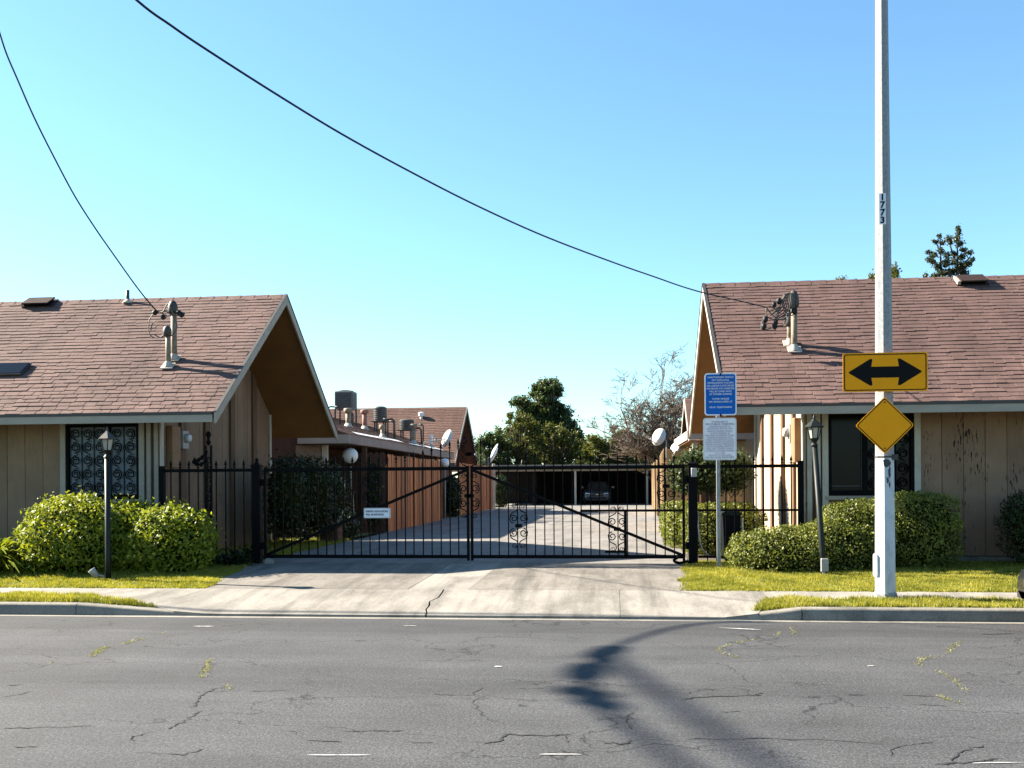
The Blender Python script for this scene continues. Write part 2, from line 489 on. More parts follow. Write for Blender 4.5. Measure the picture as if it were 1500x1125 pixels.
def text_part(txt, size, m, parent, origin, right=(1, 0, 0), up=(0, 0, 1), name='lettering', align='CENTER', bold=0.0, spacing=1.0, thick=0.001, xs=1.0, fit=None):
    cu = bpy.data.curves.new(name, 'FONT')
    cu.body = txt
    cu.size = size
    cu.align_x = align
    cu.align_y = 'CENTER'
    cu.extrude = thick
    cu.offset = bold
    cu.space_line = spacing
    cu.resolution_u = 2
    tmp = bpy.data.objects.new('tmp_text', cu)
    C.objects.link(tmp)
    dg = bpy.context.evaluated_depsgraph_get()
    me = bpy.data.meshes.new_from_object(tmp.evaluated_get(dg))
    bpy.data.objects.remove(tmp)
    bpy.data.curves.remove(cu)
    if fit:                              # stretch the line to its printed width
        q = [v.co.x for v in me.vertices]
        xs = fit / (max(q) - min(q))
    r, u = Vector(right).normalized(), Vector(up).normalized()
    nn = r.cross(u)
    off = Vector(origin) - (BASE[parent.name] if parent else Vector((0, 0, 0)))
    me.transform(Matrix(((r.x * xs, u.x, nn.x, off.x), (r.y * xs, u.y, nn.y, off.y), (r.z * xs, u.z, nn.z, off.z), (0, 0, 0, 1))))
    me.name = name
    me.materials.clear()
    me.materials.append(m)
    o = bpy.data.objects.new(name, me)
    C.objects.link(o)
    o.parent = parent
    BASE[o.name] = BASE[parent.name]
    return o

def mesh_np(name, V, F, m):
    """mesh from numpy vertex (n,3) and face (k,q) arrays"""
    me = bpy.data.meshes.new(name)
    V = np.ascontiguousarray(V, dtype=np.float32)
    F = np.ascontiguousarray(F, dtype=np.int32)
    q = F.shape[1]
    me.vertices.add(len(V)); me.vertices.foreach_set('co', V.ravel())
    me.loops.add(F.size); me.loops.foreach_set('vertex_index', F.ravel())
    me.polygons.add(len(F))
    me.polygons.foreach_set('loop_start', np.arange(0, F.size, q, dtype=np.int32))
    me.polygons.foreach_set('loop_total', np.full(len(F), q, dtype=np.int32))
    me.update(calc_edges=True)
    me.materials.append(m)
    return me
def link_np(name, me, loc, parent=None):
    o = bpy.data.objects.new(name, me)
    C.objects.link(o)
    if parent: o.parent = parent; o.location = (0, 0, 0)
    else: o.location = loc
    BASE[o.name] = Vector(loc)
    return o

def leaf_quads(P, N, size, jitter=0.7, aspect=0.55):
    """folded leaf (two quads sharing a midrib would double cost; one kite quad each) at points P facing N, random roll"""
    k = len(P)
    Nn = N + rng.normal(0, jitter, (k, 3))
    Nn /= np.linalg.norm(Nn, axis=1, keepdims=True) + 1e-9
    a = rng.normal(0, 1, (k, 3))
    T = np.cross(Nn, a); T /= np.linalg.norm(T, axis=1, keepdims=True) + 1e-9
    B = np.cross(Nn, T)
    s = size * rng.uniform(0.65, 1.3, (k, 1))
    lift = Nn * s * 0.12
    V = np.stack([P - T * s * .5, P + B * s * aspect * .5 - lift, P + T * s * .5, P - B * s * aspect * .5 - lift], 1).reshape(-1, 3)
    F = np.arange(4 * k).reshape(k, 4)
    return V, F

def super_pts(n, c, r, pw, thick=0.16, zmin=None):
    """points near the surface of a superellipsoid, with outward normals"""
    d = rng.normal(0, 1, (n, 3)); d /= np.linalg.norm(d, axis=1, keepdims=True)
    q = (np.abs(d) ** pw).sum(1, keepdims=True) ** (-1.0 / pw)
    rad = 1 - np.abs(rng.normal(0, thick, (n, 1)))
    lump = 1 + 0.05 * np.sin(d[:, :1] * 9 + c[0] * 5) * np.cos(d[:, 1:2] * 8 + 1) + 0.04 * np.sin(d[:, 2:3] * 13 + 2 + c[1])
    P = d * q * rad * lump * np.array(r) + np.array(c)
    N = d * np.abs(d * q) ** (pw - 2 + 1e-6) / np.array(r)
    N /= np.linalg.norm(N, axis=1, keepdims=True) + 1e-9
    keep = np.ones(n, bool) if zmin is None else P[:, 2] > zmin
    return P[keep], N[keep]

def super_core(mb, c, r, pw, k=0.86, zmin=None):
    n1, n2 = 9, 16
    rings = []
    for i in range(n1):
        th = math.pi * (i + .15) / (n1 - .7)
        ring_ = []
        for j in range(n2):
            ph = 2 * math.pi * j / n2
            d = (math.sin(th) * math.cos(ph), math.sin(th) * math.sin(ph), math.cos(th))
            q = sum(abs(x) ** pw for x in d) ** (-1 / pw) * k * (1 + 0.04 * math.sin(5 * ph + 3 * th))
            z = c[2] + d[2] * q * r[2]
            if zmin is not None: z = max(z, zmin)
            ring_.append((c[0] + d[0] * q * r[0], c[1] + d[1] * q * r[1], z))
        rings.append(ring_)
    mb.loft(rings)

def shrub(name, label, cat, lobes, n, size, m, base, group=None, pw=2.3, thick=0.13, sprigs=0, jitter=0.75, ground=None):
    """hedge or shrub: dense twig mass inside, leaves through the outer shell; lobes = (centre, radii[, power])"""
    t = thing(name, label, cat, base, group)
    area = [(l[1][0] * l[1][1] + l[1][0] * l[1][2] + l[1][1] * l[1][2]) for l in lobes]
    Vs, Fs, o = [], [], 0
    core = MB()
    g = base[2] if ground is None else ground
    for l, a in zip(lobes, area):
        p = l[2] if len(l) > 2 else pw
        k = int(n * a / sum(area))
        P, N = super_pts(k, l[0], l[1], p, thick, g)
        if sprigs:
            # soft uneven outline: some leaves stand out on shoots
            sel = rng.random(len(P)) < sprigs
            P[sel] += N[sel] * rng.uniform(0.0, size * 2.2, (sel.sum(), 1))
        V, F = leaf_quads(P, N, size, jitter)
        Vs.append(V); Fs.append(F + o); o += len(V)
        super_core(core, l[0], l[1], p, 0.74, g)
    me = mesh_np('foliage', np.concatenate(Vs) - np.array(base), np.concatenate(Fs), m)
    link_np('foliage', me, base, t)
    part('branches', core, M['twigcore'], t, True)
    return t

# ================================================================ GROUND
def lerp(a, b, t): return a + (b - a) * t
def kerb_h(X):
    """height of the kerb along the street: full beside the lawns, flush at the driveway"""
    if X < -7.1 or X > 2.3: return 0.15
    if X < -5.3: return lerp(0.15, 0.03, (X + 7.1) / 1.8)
    if X > 1.35: return lerp(0.03, 0.15, (X - 1.35) / 0.95)
    return 0.03
KY = 12.55
def G(X, Y):
    if Y < KY: return 0.0
    if Y < 14.15: return lerp(kerb_h(X), 0.19, (Y - KY) / 1.6)
    if Y < 17.3: return lerp(0.19, 0.31, (Y - 14.15) / 3.15)
    return min(0.33, 0.31 + (Y - 17.3) * 0.005)
def sheet(poly_x, ys, dz=0.0, nx=24):
    """sheet following the ground between left edge xl(Y) and right edge xr(Y)"""
    mb = MB()
    for y in ys:
        xl, xr = poly_x(y)
        for i in range(nx + 1):
            x = lerp(xl, xr, i / nx)
            mb.v.append((x, y, G(x, y) + dz))
    k = nx + 1
    for j in range(len(ys) - 1):
        for i in range(nx):
            a = j * k + i
            mb.f.append((a, a + 1, a + k + 1, a + k))
    return mb
def slab(poly_x, ys, top=0.0, nx=12, skirt=0.08):
    """sheet with a skirt so that joints between slabs are real gaps"""
    mb = sheet(poly_x, ys, top, nx)
    k = nx + 1
    rim = [i for i in range(k)] + [j * k + nx for j in range(1, len(ys))] + [(len(ys) - 1) * k + i for i in range(nx - 1, -1, -1)] + [j * k for j in range(len(ys) - 2, 0, -1)]
    o = len(mb.v)
    for i in rim: x, y, z = mb.v[i]; mb.v.append((x, y, z - skirt))
    n = len(rim)
    for i in range(n):
        a, b = rim[i], rim[(i + 1) % n]
        mb.f.append((a, o + i, o + (i + 1) % n, b))
    return mb

g = MB()
prof = [(-400, -0.05), (12.6, -0.05), (13.4, 0.03), (14.2, 0.10), (17.4, 0.22), (30, 0.24), (3000, 0.24)]
for y, z in prof: g.v += [(-2500, y, z), (2500, y, z)]
for i in range(len(prof) - 1): g.f.append((2 * i, 2 * i + 1, 2 * i + 3, 2 * i + 2))
single('ground', g, M['soil'], 'bare brown soil under and beyond the lots', None, kind='structure', base=(0, 0, 0))
rd = MB()
xs = [-150, -60, -25] + [x * 1.0 for x in range(-14, 13)] + [25, 60, 150]
for x in xs: rd.v += [(x, -40, 0), (x, 12.42, 0)]
for i in range(len(xs) - 1): rd.f.append((2 * i, 2 * i + 2, 2 * i + 3, 2 * i + 1))
single('road', rd, M['asphalt'], 'cracked grey asphalt street in front of the driveway', None, kind='structure', base=(0, 0, 0))
gt = MB().box(-80, 80, 12.40, KY - .004, -0.06, 0.004)
single('gutter', gt, M['kerb'], 'narrow pale concrete gutter at the road edge', None, kind='structure')

# kerb in sections with open joints
kerb_root = thing('kerb', 'concrete kerb dipping at the driveway', None, (0, KY, 0), kind='structure')
def kerb_section(a, b):
    mb, n = MB(), max(1, int((b - a) / 0.3))
    rings = []
    for i in range(n + 1):
        x = lerp(a, b, i / n)
        h = kerb_h(x)
        rings.append([(x, KY, -0.05), (x, KY + 0.012, h - 0.022), (x, KY + 0.028, h - 0.004), (x, KY + 0.05, h), (x, KY + 0.15, h + 0.006), (x, KY + 0.15, -0.05)])
    mb.loft(rings)
    return mb
for a, b in ((-40, -13.0), (-12.99, -9.6), (-9.59, -7.12), (-7.11, -5.2), (1.25, 2.28), (2.292, 5.2), (5.21, 8.4), (8.41, 40)):
    part('kerb_section', kerb_section(a, b), M['kerb'], kerb_root, 'auto')

walk = thing('sidewalk', 'pale concrete sidewalk crossing in front of the lawns', None, (0, 13.8, 0), kind='structure')
def seg(a, b): return lambda y: (a, b)
SW0, SW1 = 13.36, 14.15
x = -14.6
while x < -7.4:
    part('sidewalk_slab', slab(seg(x + .006, x + 1.214), [SW0, 13.75, SW1], 0.0, 3), M['concrete'], walk); x += 1.22
x = 2.02
while x < 10:
    part('sidewalk_slab', slab(seg(x + .006, x + 1.214), [SW0, 13.75, SW1], 0.0, 3), M['concrete'], walk); x += 1.22
# apron (the dropped crossing) in two slabs with a ragged joint
apron = thing('driveway_apron', 'stained concrete apron sloping down to the gutter', None, (-2.5, 13.3, 0), kind='structure')
def ap_left(y): return lerp(-5.75, -7.28, min(1, max(0, (y - KY) / 0.8)))
def ap_right(y): return lerp(1.75, 2.02, min(1, max(0, (y - KY) / 0.7)))
def joint(y): return -2.46 + 0.035 * math.sin(y * 5.1) + 0.02 * math.sin(y * 13 + 1)
ys = [KY + 0.01, 12.7, 12.9, 13.1, 13.36, 13.6, 13.9, SW1]
part('concrete_slab', slab(lambda y: (ap_left(y), joint(y) - .012), ys, 0.002, 16), M['apron'], apron)
part('concrete_slab', slab(lambda y: (joint(y) + .012, 0.06), ys, 0.002, 10), M['apron'], apron)
part('concrete_slab', slab(lambda y: (0.066, ap_right(y)), ys, 0.002, 12), M['apron'], apron)
# driveway
drive = thing('driveway', 'long concrete driveway running back through the gate between two rows of units', None, (-2.5, 20, 0), kind='structure')
def dl(y): return lerp(-6.0, -6.42, min(1, (y - SW1) / 3)) + 0.03 * math.sin(y * 4)
def dr(y): return (lerp(1.0, 1.22, min(1, (y - SW1) / 2.5)) + 0.03 * math.sin(y * 5.3)) if y < 18 else lerp(1.3, 1.98, min(1, (y - 18) / 34))
def c0(y): return lerp(-2.98, -2.82, (y - 14) / 4) if y < 18 else -2.82
def c1(y): return lerp(-2.1, -1.95, (y - 14) / 4) if y < 18 else -1.95
def yy(a, b, n): return [lerp(a, b, i / n) for i in range(n + 1)]
rows = [(SW1 + .01, 15.55), (15.555, 17.35), (17.36, 22.0), (22.01, 28.0), (28.01, 35.0), (35.01, 43.0), (43.01, 51.0), (51.01, 60.4)]
for k, (a, b) in enumerate(rows):
    q = yy(a, b, 5)
    mm = M['aggregate'] if k < 2 else M['court']
    far = 0.35 if k > 3 else 0
    part('concrete_slab', slab(lambda y: (dl(y) - far, c0(y) - .008), q, 0.002, 8), mm, drive)
    part('concrete_slab', slab(lambda y: (c0(y), c1(y)), q, 0.0, 3), M['apron'] if k < 2 else M['court'], drive)
    part('concrete_slab', slab(lambda y: (c1(y) + .008, dr(y) + far), q, 0.002, 8), mm, drive)
# the lot behind, in front of and under the carport
single('parking_court', sheet(lambda y: (-9, 6.5), [60.41, 63, 67.5], -0.002, 4), M['concrete'], 'concrete court under the carport', None, kind='structure')

# lawns
def lawn_r(y): return dl(y) - 0.0
def lawn_l(y): return dr(y) + 0.0
single('lawn', sheet(lambda y: (-30, lawn_r(y)), yy(SW1 + .005, 17.7, 6), 0.0, 30), M['turf'], 'sunny front lawn by the big round bush', None, kind='structure')
single('lawn', sheet(lambda y: (lawn_l(y), 30), yy(SW1 + .005, 17.7, 6), 0.0, 30), M['turf'], 'sunny front lawn under the street pole', None, kind='structure')
single('verge', sheet(lambda y: (-30, ap_left(y) - .01), [KY + .16, 12.9, 13.1, SW0 - .005], 0.0, 30), M['turf'], 'grass verge between kerb and sidewalk before the big round bush', None, kind='structure')
single('verge', sheet(lambda y: (ap_right(y) + .01, 30), [KY + .16, 12.9, 13.1, SW0 - .005], 0.0, 30), M['turf'], 'grass verge between kerb and sidewalk at the street pole', None, kind='structure')
single('side_bed', sheet(lambda y: (-8.37, dl(y) - .3 if y > 24 else dl(y) - .01), yy(17.71, 27.7, 4), -0.004, 6), M['turf'], 'shaded planting bed along the gable wall', None, kind='structure')
single('side_bed', sheet(lambda y: (dr(y) + .01, 3.28), yy(17.71, 27.7, 4), -0.004, 6), M['soil'], 'planting bed with hedges behind the iron fence', None, kind='structure')

def grass(name, label, xl, xr, y0, y1, dens, hmin=0.022, hmax=0.048):
    n = int(dens * (xr((y0 + y1) / 2) - xl((y0 + y1) / 2)) * (y1 - y0))
    y = rng.uniform(y0, y1, n)
    XL = np.array([xl(v) - .05 * (1 + math.sin(v * 37)) * (xl(v) > -7) for v in y]); XR = np.array([xr(v) for v in y])
    x = XL + (XR - XL) * rng.random(n)
    # thin, uneven growth
    pat = np.sin(x * 3.1 + 2) * np.cos(y * 4.3) + np.sin(x * 7.7 + y * 3) * 0.6 + np.sin(x * 17.3 - y * 11) * np.sin(y * 23 + x * 5) * 0.7
    keep = rng.random(n) < np.clip(0.7 + 0.3 * pat, 0.16, 1)
    x, y, pat = x[keep], y[keep], pat[keep]
    n = len(x)
    z = np.array([G(a, b) for a, b in zip(x, y)])
    h = rng.uniform(hmin, hmax, n) * (1 + 0.22 * pat)
    a = rng.uniform(0, 2 * np.pi, n)
    w = rng.uniform(0.004, 0.008, n)
    lean = rng.normal(0, 0.4, (n, 2)) * h[:, None]
    V = np.zeros((n, 3, 3))
    V[:, 0] = np.stack([x - np.cos(a) * w, y - np.sin(a) * w, z - .005], 1)
    V[:, 1] = np.stack([x + np.cos(a) * w, y + np.sin(a) * w, z - .005], 1)
    V[:, 2] = np.stack([x + lean[:, 0], y + lean[:, 1], z + h], 1)
    me = mesh_np(name, V.reshape(-1, 3), np.arange(3 * n).reshape(n, 3), M['blade'])
    o = link_np(name, me, (0, 0, 0))
    return tag(o, label, None, None, 'stuff')
DN = 7500
grass('grass', 'short sunny grass before the big round bush', lambda y: -11.5, lambda y: lawn_r(y) - .0 + .03 * math.sin(y * 11), SW1 - .03, 17.3, DN)
grass('grass', 'short sunny grass before the clipped hedges', lambda y: lawn_l(y) - .02 + .03 * math.sin(y * 9), lambda y: 9.0, SW1 - .03, 17.6, DN)
grass('grass', 'thin grass on the verge before the big round bush', lambda y: -11.0, lambda y: ap_left(y) + .02, KY + .15, SW0 + .03, DN, 0.03, 0.07)
grass('grass', 'grass on the verge round the street pole', lambda y: ap_right(y) - .03, lambda y: 8.5, KY + .15, SW0 + .03, DN, 0.03, 0.075)
grass('grass', 'shaded grass along the gable wall behind the gate', lambda y: -8.2, lambda y: dl(y), 17.7, 24, 1200, 0.04, 0.09)

# ---- road wear: cracks, weeds in them, worn paint
def ribbon(mb, pts, w, z, n_sub=5, jit=0.012):
    P = [atz(px, py, 0.0) for px, py in pts]
    Q = []
    for a, b in zip(P[:-1], P[1:]):
        for i in range(n_sub): Q.append(a.lerp(b, i / n_sub))
    Q.append(P[-1])
    k = len(Q)
    o = len(mb.v)
    for i, p in enumerate(Q):
        t = (Q[min(i + 1, k - 1)] - Q[max(i - 1, 0)]); t.z = 0; t.normalize()
        s_ = Vector((-t.y, t.x, 0))
        ww = w * random.uniform(0.35, 1.2) * (0.25 if i in (0, k - 1) else 1)
        c = p + s_ * random.gauss(0, jit) + t * random.gauss(0, jit)
        mb.v += [(c.x + s_.x * ww / 2, c.y + s_.y * ww / 2, z), (c.x - s_.x * ww / 2, c.y - s_.y * ww / 2, z)]
    for i in range(k - 1): mb.f.append((o + 2 * i, o + 2 * i + 1, o + 2 * i + 3, o + 2 * i + 2))
    return Q
cracks = [([(333, 1006), (318, 1009), (303, 1014), (296, 1020), (287, 1030), (280, 1036)], 2.2), ([(295, 1040), (284, 1046), (274, 1056), (258, 1061), (248, 1068)], 2.2),
    ([(219, 1073), (205, 1077), (193, 1080), (191, 1086)], 1.4), ([(0, 1022), (25, 1018), (45, 1013)], 1.4), ([(10, 1004), (30, 1003)], 1.2), ([(0, 1067), (70, 1066), (140, 1063)], 1.0),
    ([(20, 1094), (55, 1095)], 1.2), ([(285, 1014), (303, 1014), (330, 1013)], 1.0), ([(367, 1013), (420, 1012)], 1.0), ([(410, 1070), (440, 1075)], 1.2), ([(445, 1085), (500, 1087)], 1.8),
    ([(632, 1017), (660, 1018), (693, 1019), (701, 1010), (715, 1006)], 1.7), ([(690, 1029), (705, 1045), (716, 1055), (728, 1058)], 0.9), ([(690, 1029), (698, 1024), (720, 1023)], 1.2),
    ([(755, 1009), (800, 1008)], 0.9), ([(706, 1090), (730, 1086), (740, 1077), (770, 1077), (805, 1078), (840, 1076)], 1.6), ([(830, 1077), (832, 1088)], 1.0), ([(875, 1086), (905, 1090), (920, 1089), (925, 1084)], 1.3),
    ([(925, 1043), (918, 1050), (919, 1062), (924, 1070)], 1.6), ([(500, 1073), (545, 1071), (590, 1071)], 1.2), ([(590, 1088), (635, 1088)], 1.0), ([(1000, 1025), (1050, 1020), (1108, 1019), (1115, 1014)], 1.8),
    ([(1003, 1017), (1020, 1012), (1050, 1010)], 1.5), ([(1240, 1018), (1268, 1018)], 1.8), ([(1320, 1019), (1372, 1020)], 1.6), ([(1347, 1033), (1390, 1035)], 1.3), ([(1000, 1083), (1100, 1082), (1200, 1084), (1310, 1090)], 0.9),
    ([(1300, 1107), (1312, 1095), (1340, 1091), (1375, 1088)], 1.2), ([(1392, 1117), (1405, 1105), (1422, 1095), (1446, 1094)], 1.6), ([(1370, 1120), (1400, 1118), (1440, 1116), (1462, 1111)], 1.6), ([(1437, 929), (1460, 929), (1486, 928)], 4.0),
    ([(0, 985), (30, 983), (75, 973)], 0.9), ([(205, 939), (250, 932), (320, 921)], 0.9), ([(200, 1103), (270, 1105), (300, 1098)], 0.9), ([(1055, 1043), (1085, 1042)], 1.0), ([(600, 915), (640, 913)], 0.8)]
mb = MB()
for pts, w in cracks:
    d = (pts[0][1] - 707) / FOC
    dist = CAM_H / d
    horiz = abs(pts[-1][1] - pts[0][1]) < 0.12 * abs(pts[-1][0] - pts[0][0])
    ribbon(mb, pts, w * (0.016 if horiz else 0.009), 0.004)
o = part('road_crack', mb, M['crack'])
tag(o, 'dark open cracks wandering across the asphalt', None, None, 'stuff')
weeds = [([(133, 962), (146, 951), (160, 947)], 1.2), ([(180, 944), (195, 939), (210, 936)], 1), ([(232, 929), (240, 928)], .5), ([(75, 972), (85, 970)], .4), ([(297, 992), (302, 980), (305, 970), (309, 966)], 1.1),
    ([(328, 1004), (341, 1011)], .6), ([(1143, 926), (1135, 932)], .4), ([(1110, 936), (1090, 940), (1062, 946), (1052, 951), (1056, 957), (1080, 963)], .55), ([(1408, 941), (1395, 948), (1388, 957)], .8), ([(1376, 961), (1350, 966), (1344, 975)], .7), ([(1370, 983), (1395, 994), (1417, 1013)], .4),
    ([(1373, 1019), (1390, 1027)], 1.1), ([(1395, 1028), (1415, 1033)], .4), ([(143, 957), (152, 950)], 1.2), ([(1158, 919), (1165, 930)], .4)]
Vv = []
for pts, dens in weeds:
    Q = [atz(px, py, 0) for px, py in pts]
    for a, b in zip(Q[:-1], Q[1:]):
        for i in range(int((b - a).length * 170 * dens) + 3):
            p = a.lerp(b, random.random()) + Vector((random.gauss(0, .016), random.gauss(0, .02), 0.002))
            an, h, w = random.uniform(0, 6.28), random.uniform(.005, .022), random.uniform(.003, .008)
            Vv += [(p.x - math.cos(an) * w, p.y - math.sin(an) * w, p.z), (p.x + math.cos(an) * w, p.y + math.sin(an) * w, p.z), (p.x + random.gauss(0, .025), p.y + random.gauss(0, .025), p.z + h)]
me = mesh_np('weeds', np.array(Vv), np.arange(len(Vv)).reshape(-1, 3), M['weed'])
tag(link_np('weeds', me, (0, 0, 0)), 'small yellow green weeds sprouting from road cracks', None, None, 'stuff')
mb = MB()
for pts, w in (([(450, 1107), (543, 1107)], .02), ([(790, 1106), (852, 1106)], .02), ([(1425, 1119), (1500, 1118)], .02), ([(283, 918), (313, 918)], .05), ([(1053, 920), (1115, 923)], .05), ([(590, 917), (610, 917)], .04), ([(724, 977), (736, 977)], .06), ([(1270, 976), (1280, 976)], .05)):
    ribbon(mb, pts, w, 0.006, 4, 0.002)
tag(part('road_marking', mb, M['roadpaint']), 'short worn white paint dashes on the asphalt', None, None, 'structure')

# ================================================================ HOUSES
YE, YR, YB = 16.8, 20.6, 24.4          # front eave, ridge, back eave
YF, YW = 17.7, 23.6                    # front wall, back wall
ZE, ZR, GZ = 3.0, 5.73, 0.31
def zr(Y, dy=0.0): Y -= dy; return ZE + PITCH * (Y - YE) if Y <= YR else ZR - PITCH * (Y - YR)
SL = math.atan(PITCH)

# alike shingles share three meshes (different widths)
def shingle_mesh(w, mt):
    # tapered tab lying along the slope: local X along the ridge, Y up-slope, Z outward
    th, ln = 0.018, 0.168
    mb = MB()
    e = 0.004
    mb.add([(-w / 2, 0, 0), (w / 2, 0, 0), (w / 2, ln, 0), (-w / 2, ln, 0), (-w / 2 + e, 0, th), (w / 2 - e, 0, th), (w / 2 - e, ln, 0.004), (-w / 2 + e, ln, 0.004)],
           [(0, 3, 2, 1), (4, 5, 6, 7), (0, 1, 5, 4), (1, 2, 6, 5), (2, 3, 7, 6), (3, 0, 4, 7)])
    return shared(mb, 'shingle', mt)
def lay_shingles(root, roof, x0, x1, s, mt, dy=0.0, view=None, limit=300, widths=(0.18, 0.23, 0.28, 0.34), expo=0.137, zbase=None, far=False):
    """front slope courses from the eave up; the limit that show largest (low courses in view) are objects, the rest one part"""
    mes = [shingle_mesh(w, mt) for w in widths]
    items = []
    L = (YR - YE) / math.cos(SL)
    nrow = int(L / expo) + 1
    cs, sn = math.cos(SL), math.sin(SL)
    rr = random.Random(11 + int(x0 * 7))
    for r in range(nrow):
        d = -0.03 + r * expo
        x = x0 - rr.uniform(0, .3)
        while x < x1 - 0.03:
            k = rr.choice((0, 1, 1, 2, 2, 3))
            w = widths[k]
            a, b = max(x, x0), min(x + w, x1)
            if b - a > 0.05:
                dd = d + rr.choice((0, 0, 0, 0, -0.016, -0.024)) + rr.uniform(-.004, .004)
                top = min(dd + 0.168, L)
                items.append((r, (a + b) / 2, dd, k, (b - a - .004) / w, (top - dd) / .168))
            x += w
    vis = [i for i in items if view and view[0] <= i[1] <= view[1]]
    vis.sort(key=lambda i: i[0])
    chosen = set(id(i) for i in vis[:limit])
    rest = MB()
    lift = 0.004
    for it in items:
        r, xc, d, k, sx, sy = it
        Y, Z = YE + dy + d * cs - sn * lift, ZE + d * sn + cs * lift
        if id(it) in chosen:
            piece('shingle', mes[k], roof, (xc, Y, Z), (SL + rr.uniform(-.003, .006), rr.gauss(0, .003), rr.gauss(0, .003)), (sx, sy, rr.choice((.75, .9, 1, 1.05, 1.2))))
        else:
            w, th, ln = widths[k] * sx / 2, 0.018 * rr.choice((.75, .9, 1, 1.05, 1.2)), 0.168 * sy
            P = [(-w, 0, 0), (w, 0, 0), (w, ln, 0), (-w, ln, 0), (-w, 0, th), (w, 0, th), (w, ln, .004), (-w, ln, .004)]
            rest.add([(xc + p[0], Y + p[1] * cs - p[2] * sn, Z + p[1] * sn + p[2] * cs) for p in P], [(4, 5, 6, 7), (0, 1, 5, 4), (1, 2, 6, 5), (3, 0, 4, 7)])
    part('shingle_field', rest, mt, roof, kind='stuff')

def scroll_mesh(r=0.1, turns=1.6, th=0.012, name='scroll', m=None, n=16):
    """flat iron spiral in the XZ plane"""
    pts = []
    for i in range(n + 1):
        t = i / n
        a = -math.pi / 2 + turns * 2 * math.pi * t
        q = r * (1 - 0.72 * t)
        pts.append((q * math.cos(a), 0, q * math.sin(a)))
    return shared(MB().tube(pts, th, 4, False), name, m or M['iron'])

def window_unit(root, xa, xb, z0, z1, s, panes, sill=True):
    """two-sash window behind scrolled iron security grilles; s=+1: narrow sash at the larger x"""
    y = YF - 0.012
    w = part('window', MB().box(xa, xb, YF + .07, YF + .09, z0, z1), M['glass_dark'], root)
    f = MB()
    fw = .055
    for a, b in ((xa, xa + fw), (xb - fw, xb)): f.box(a, b, y, YF + .07, z0, z1)
    f.box(xa + fw, xb - fw, y, YF + .07, z1 - fw, z1)
    f.box(xa + fw, xb - fw, y, YF + .07, z0, z0 + .09)
    xm = lerp(xa, xb, 0.57 if s > 0 else 0.43)
    f.box(xm - .045, xm + .045, y, YF + .07, z0 + .09, z1 - fw)
    part('frame', f, M['iron'], w)
    part('pane', MB().box(xa + fw, xm - .045, YF + .045, YF + .055, z0 + .09, z1 - fw), panes[0], w)
    part('pane', MB().box(xm + .045, xb - fw, YF + .045, YF + .055, z0 + .09, z1 - fw), panes[1], w)
    if sill: part('sill', MB().box(xa - .06, xb + .06, YF - .06, YF - .014, z0 - .07, z0 - .004), M['trim'], w)
    sm = scroll_mesh(.098, 1.7, .011)
    gr = MB()
    ib = 0
    for (a, b), ncol in (((xa + fw, xm - .045), 3 if s > 0 else 2), ((xm + .045, xb - fw), 2 if s > 0 else 3)):
        cw = (b - a) / ncol
        ib += 1
        if s < 0 and ib == 1:
            # plain screened sash: only its light metal edge shows
            part('screen_edge', MB().box(b - .012, b - .004, YF + .02, YF + .035, z0 + .09, z1 - fw).box(a, b - .016, YF + .02, YF + .035, z0 + .16, z0 + .168), M['ac'], w)
            continue
        rows = 5
        rh = (z1 - z0 - fw - .09) / rows
        for i in range(ncol + 1): 
            if 0 < i < ncol: gr.box(a + cw * i - .006, a + cw * i + .006, YF + .022, YF + .034, z0 + .09, z1 - fw)
        for j in range(rows):
            for i in range(ncol):
                piece('scroll', sm, w, (a + cw * (i + .5), YF + .012, z0 + .09 + rh * (j + .5)), (0, 0, 0), (min(1.05, cw / .2) * (1 if (i + j) % 2 else -1), 1, 1.05))
                c = (a + cw * (i + .5), z0 + .09 + rh * (j + .5))
                gr.tube([(c[0] - .02, YF + .015, c[1] - .10), (c[0] + .05, YF + .015, c[1] - .13), (c[0] - .05, YF + .015, c[1] - .16), (c[0] + .02, YF + .015, c[1] - .19)], .009, 4, False)
    part('grille_bars', gr, M['iron'], w)
    return w

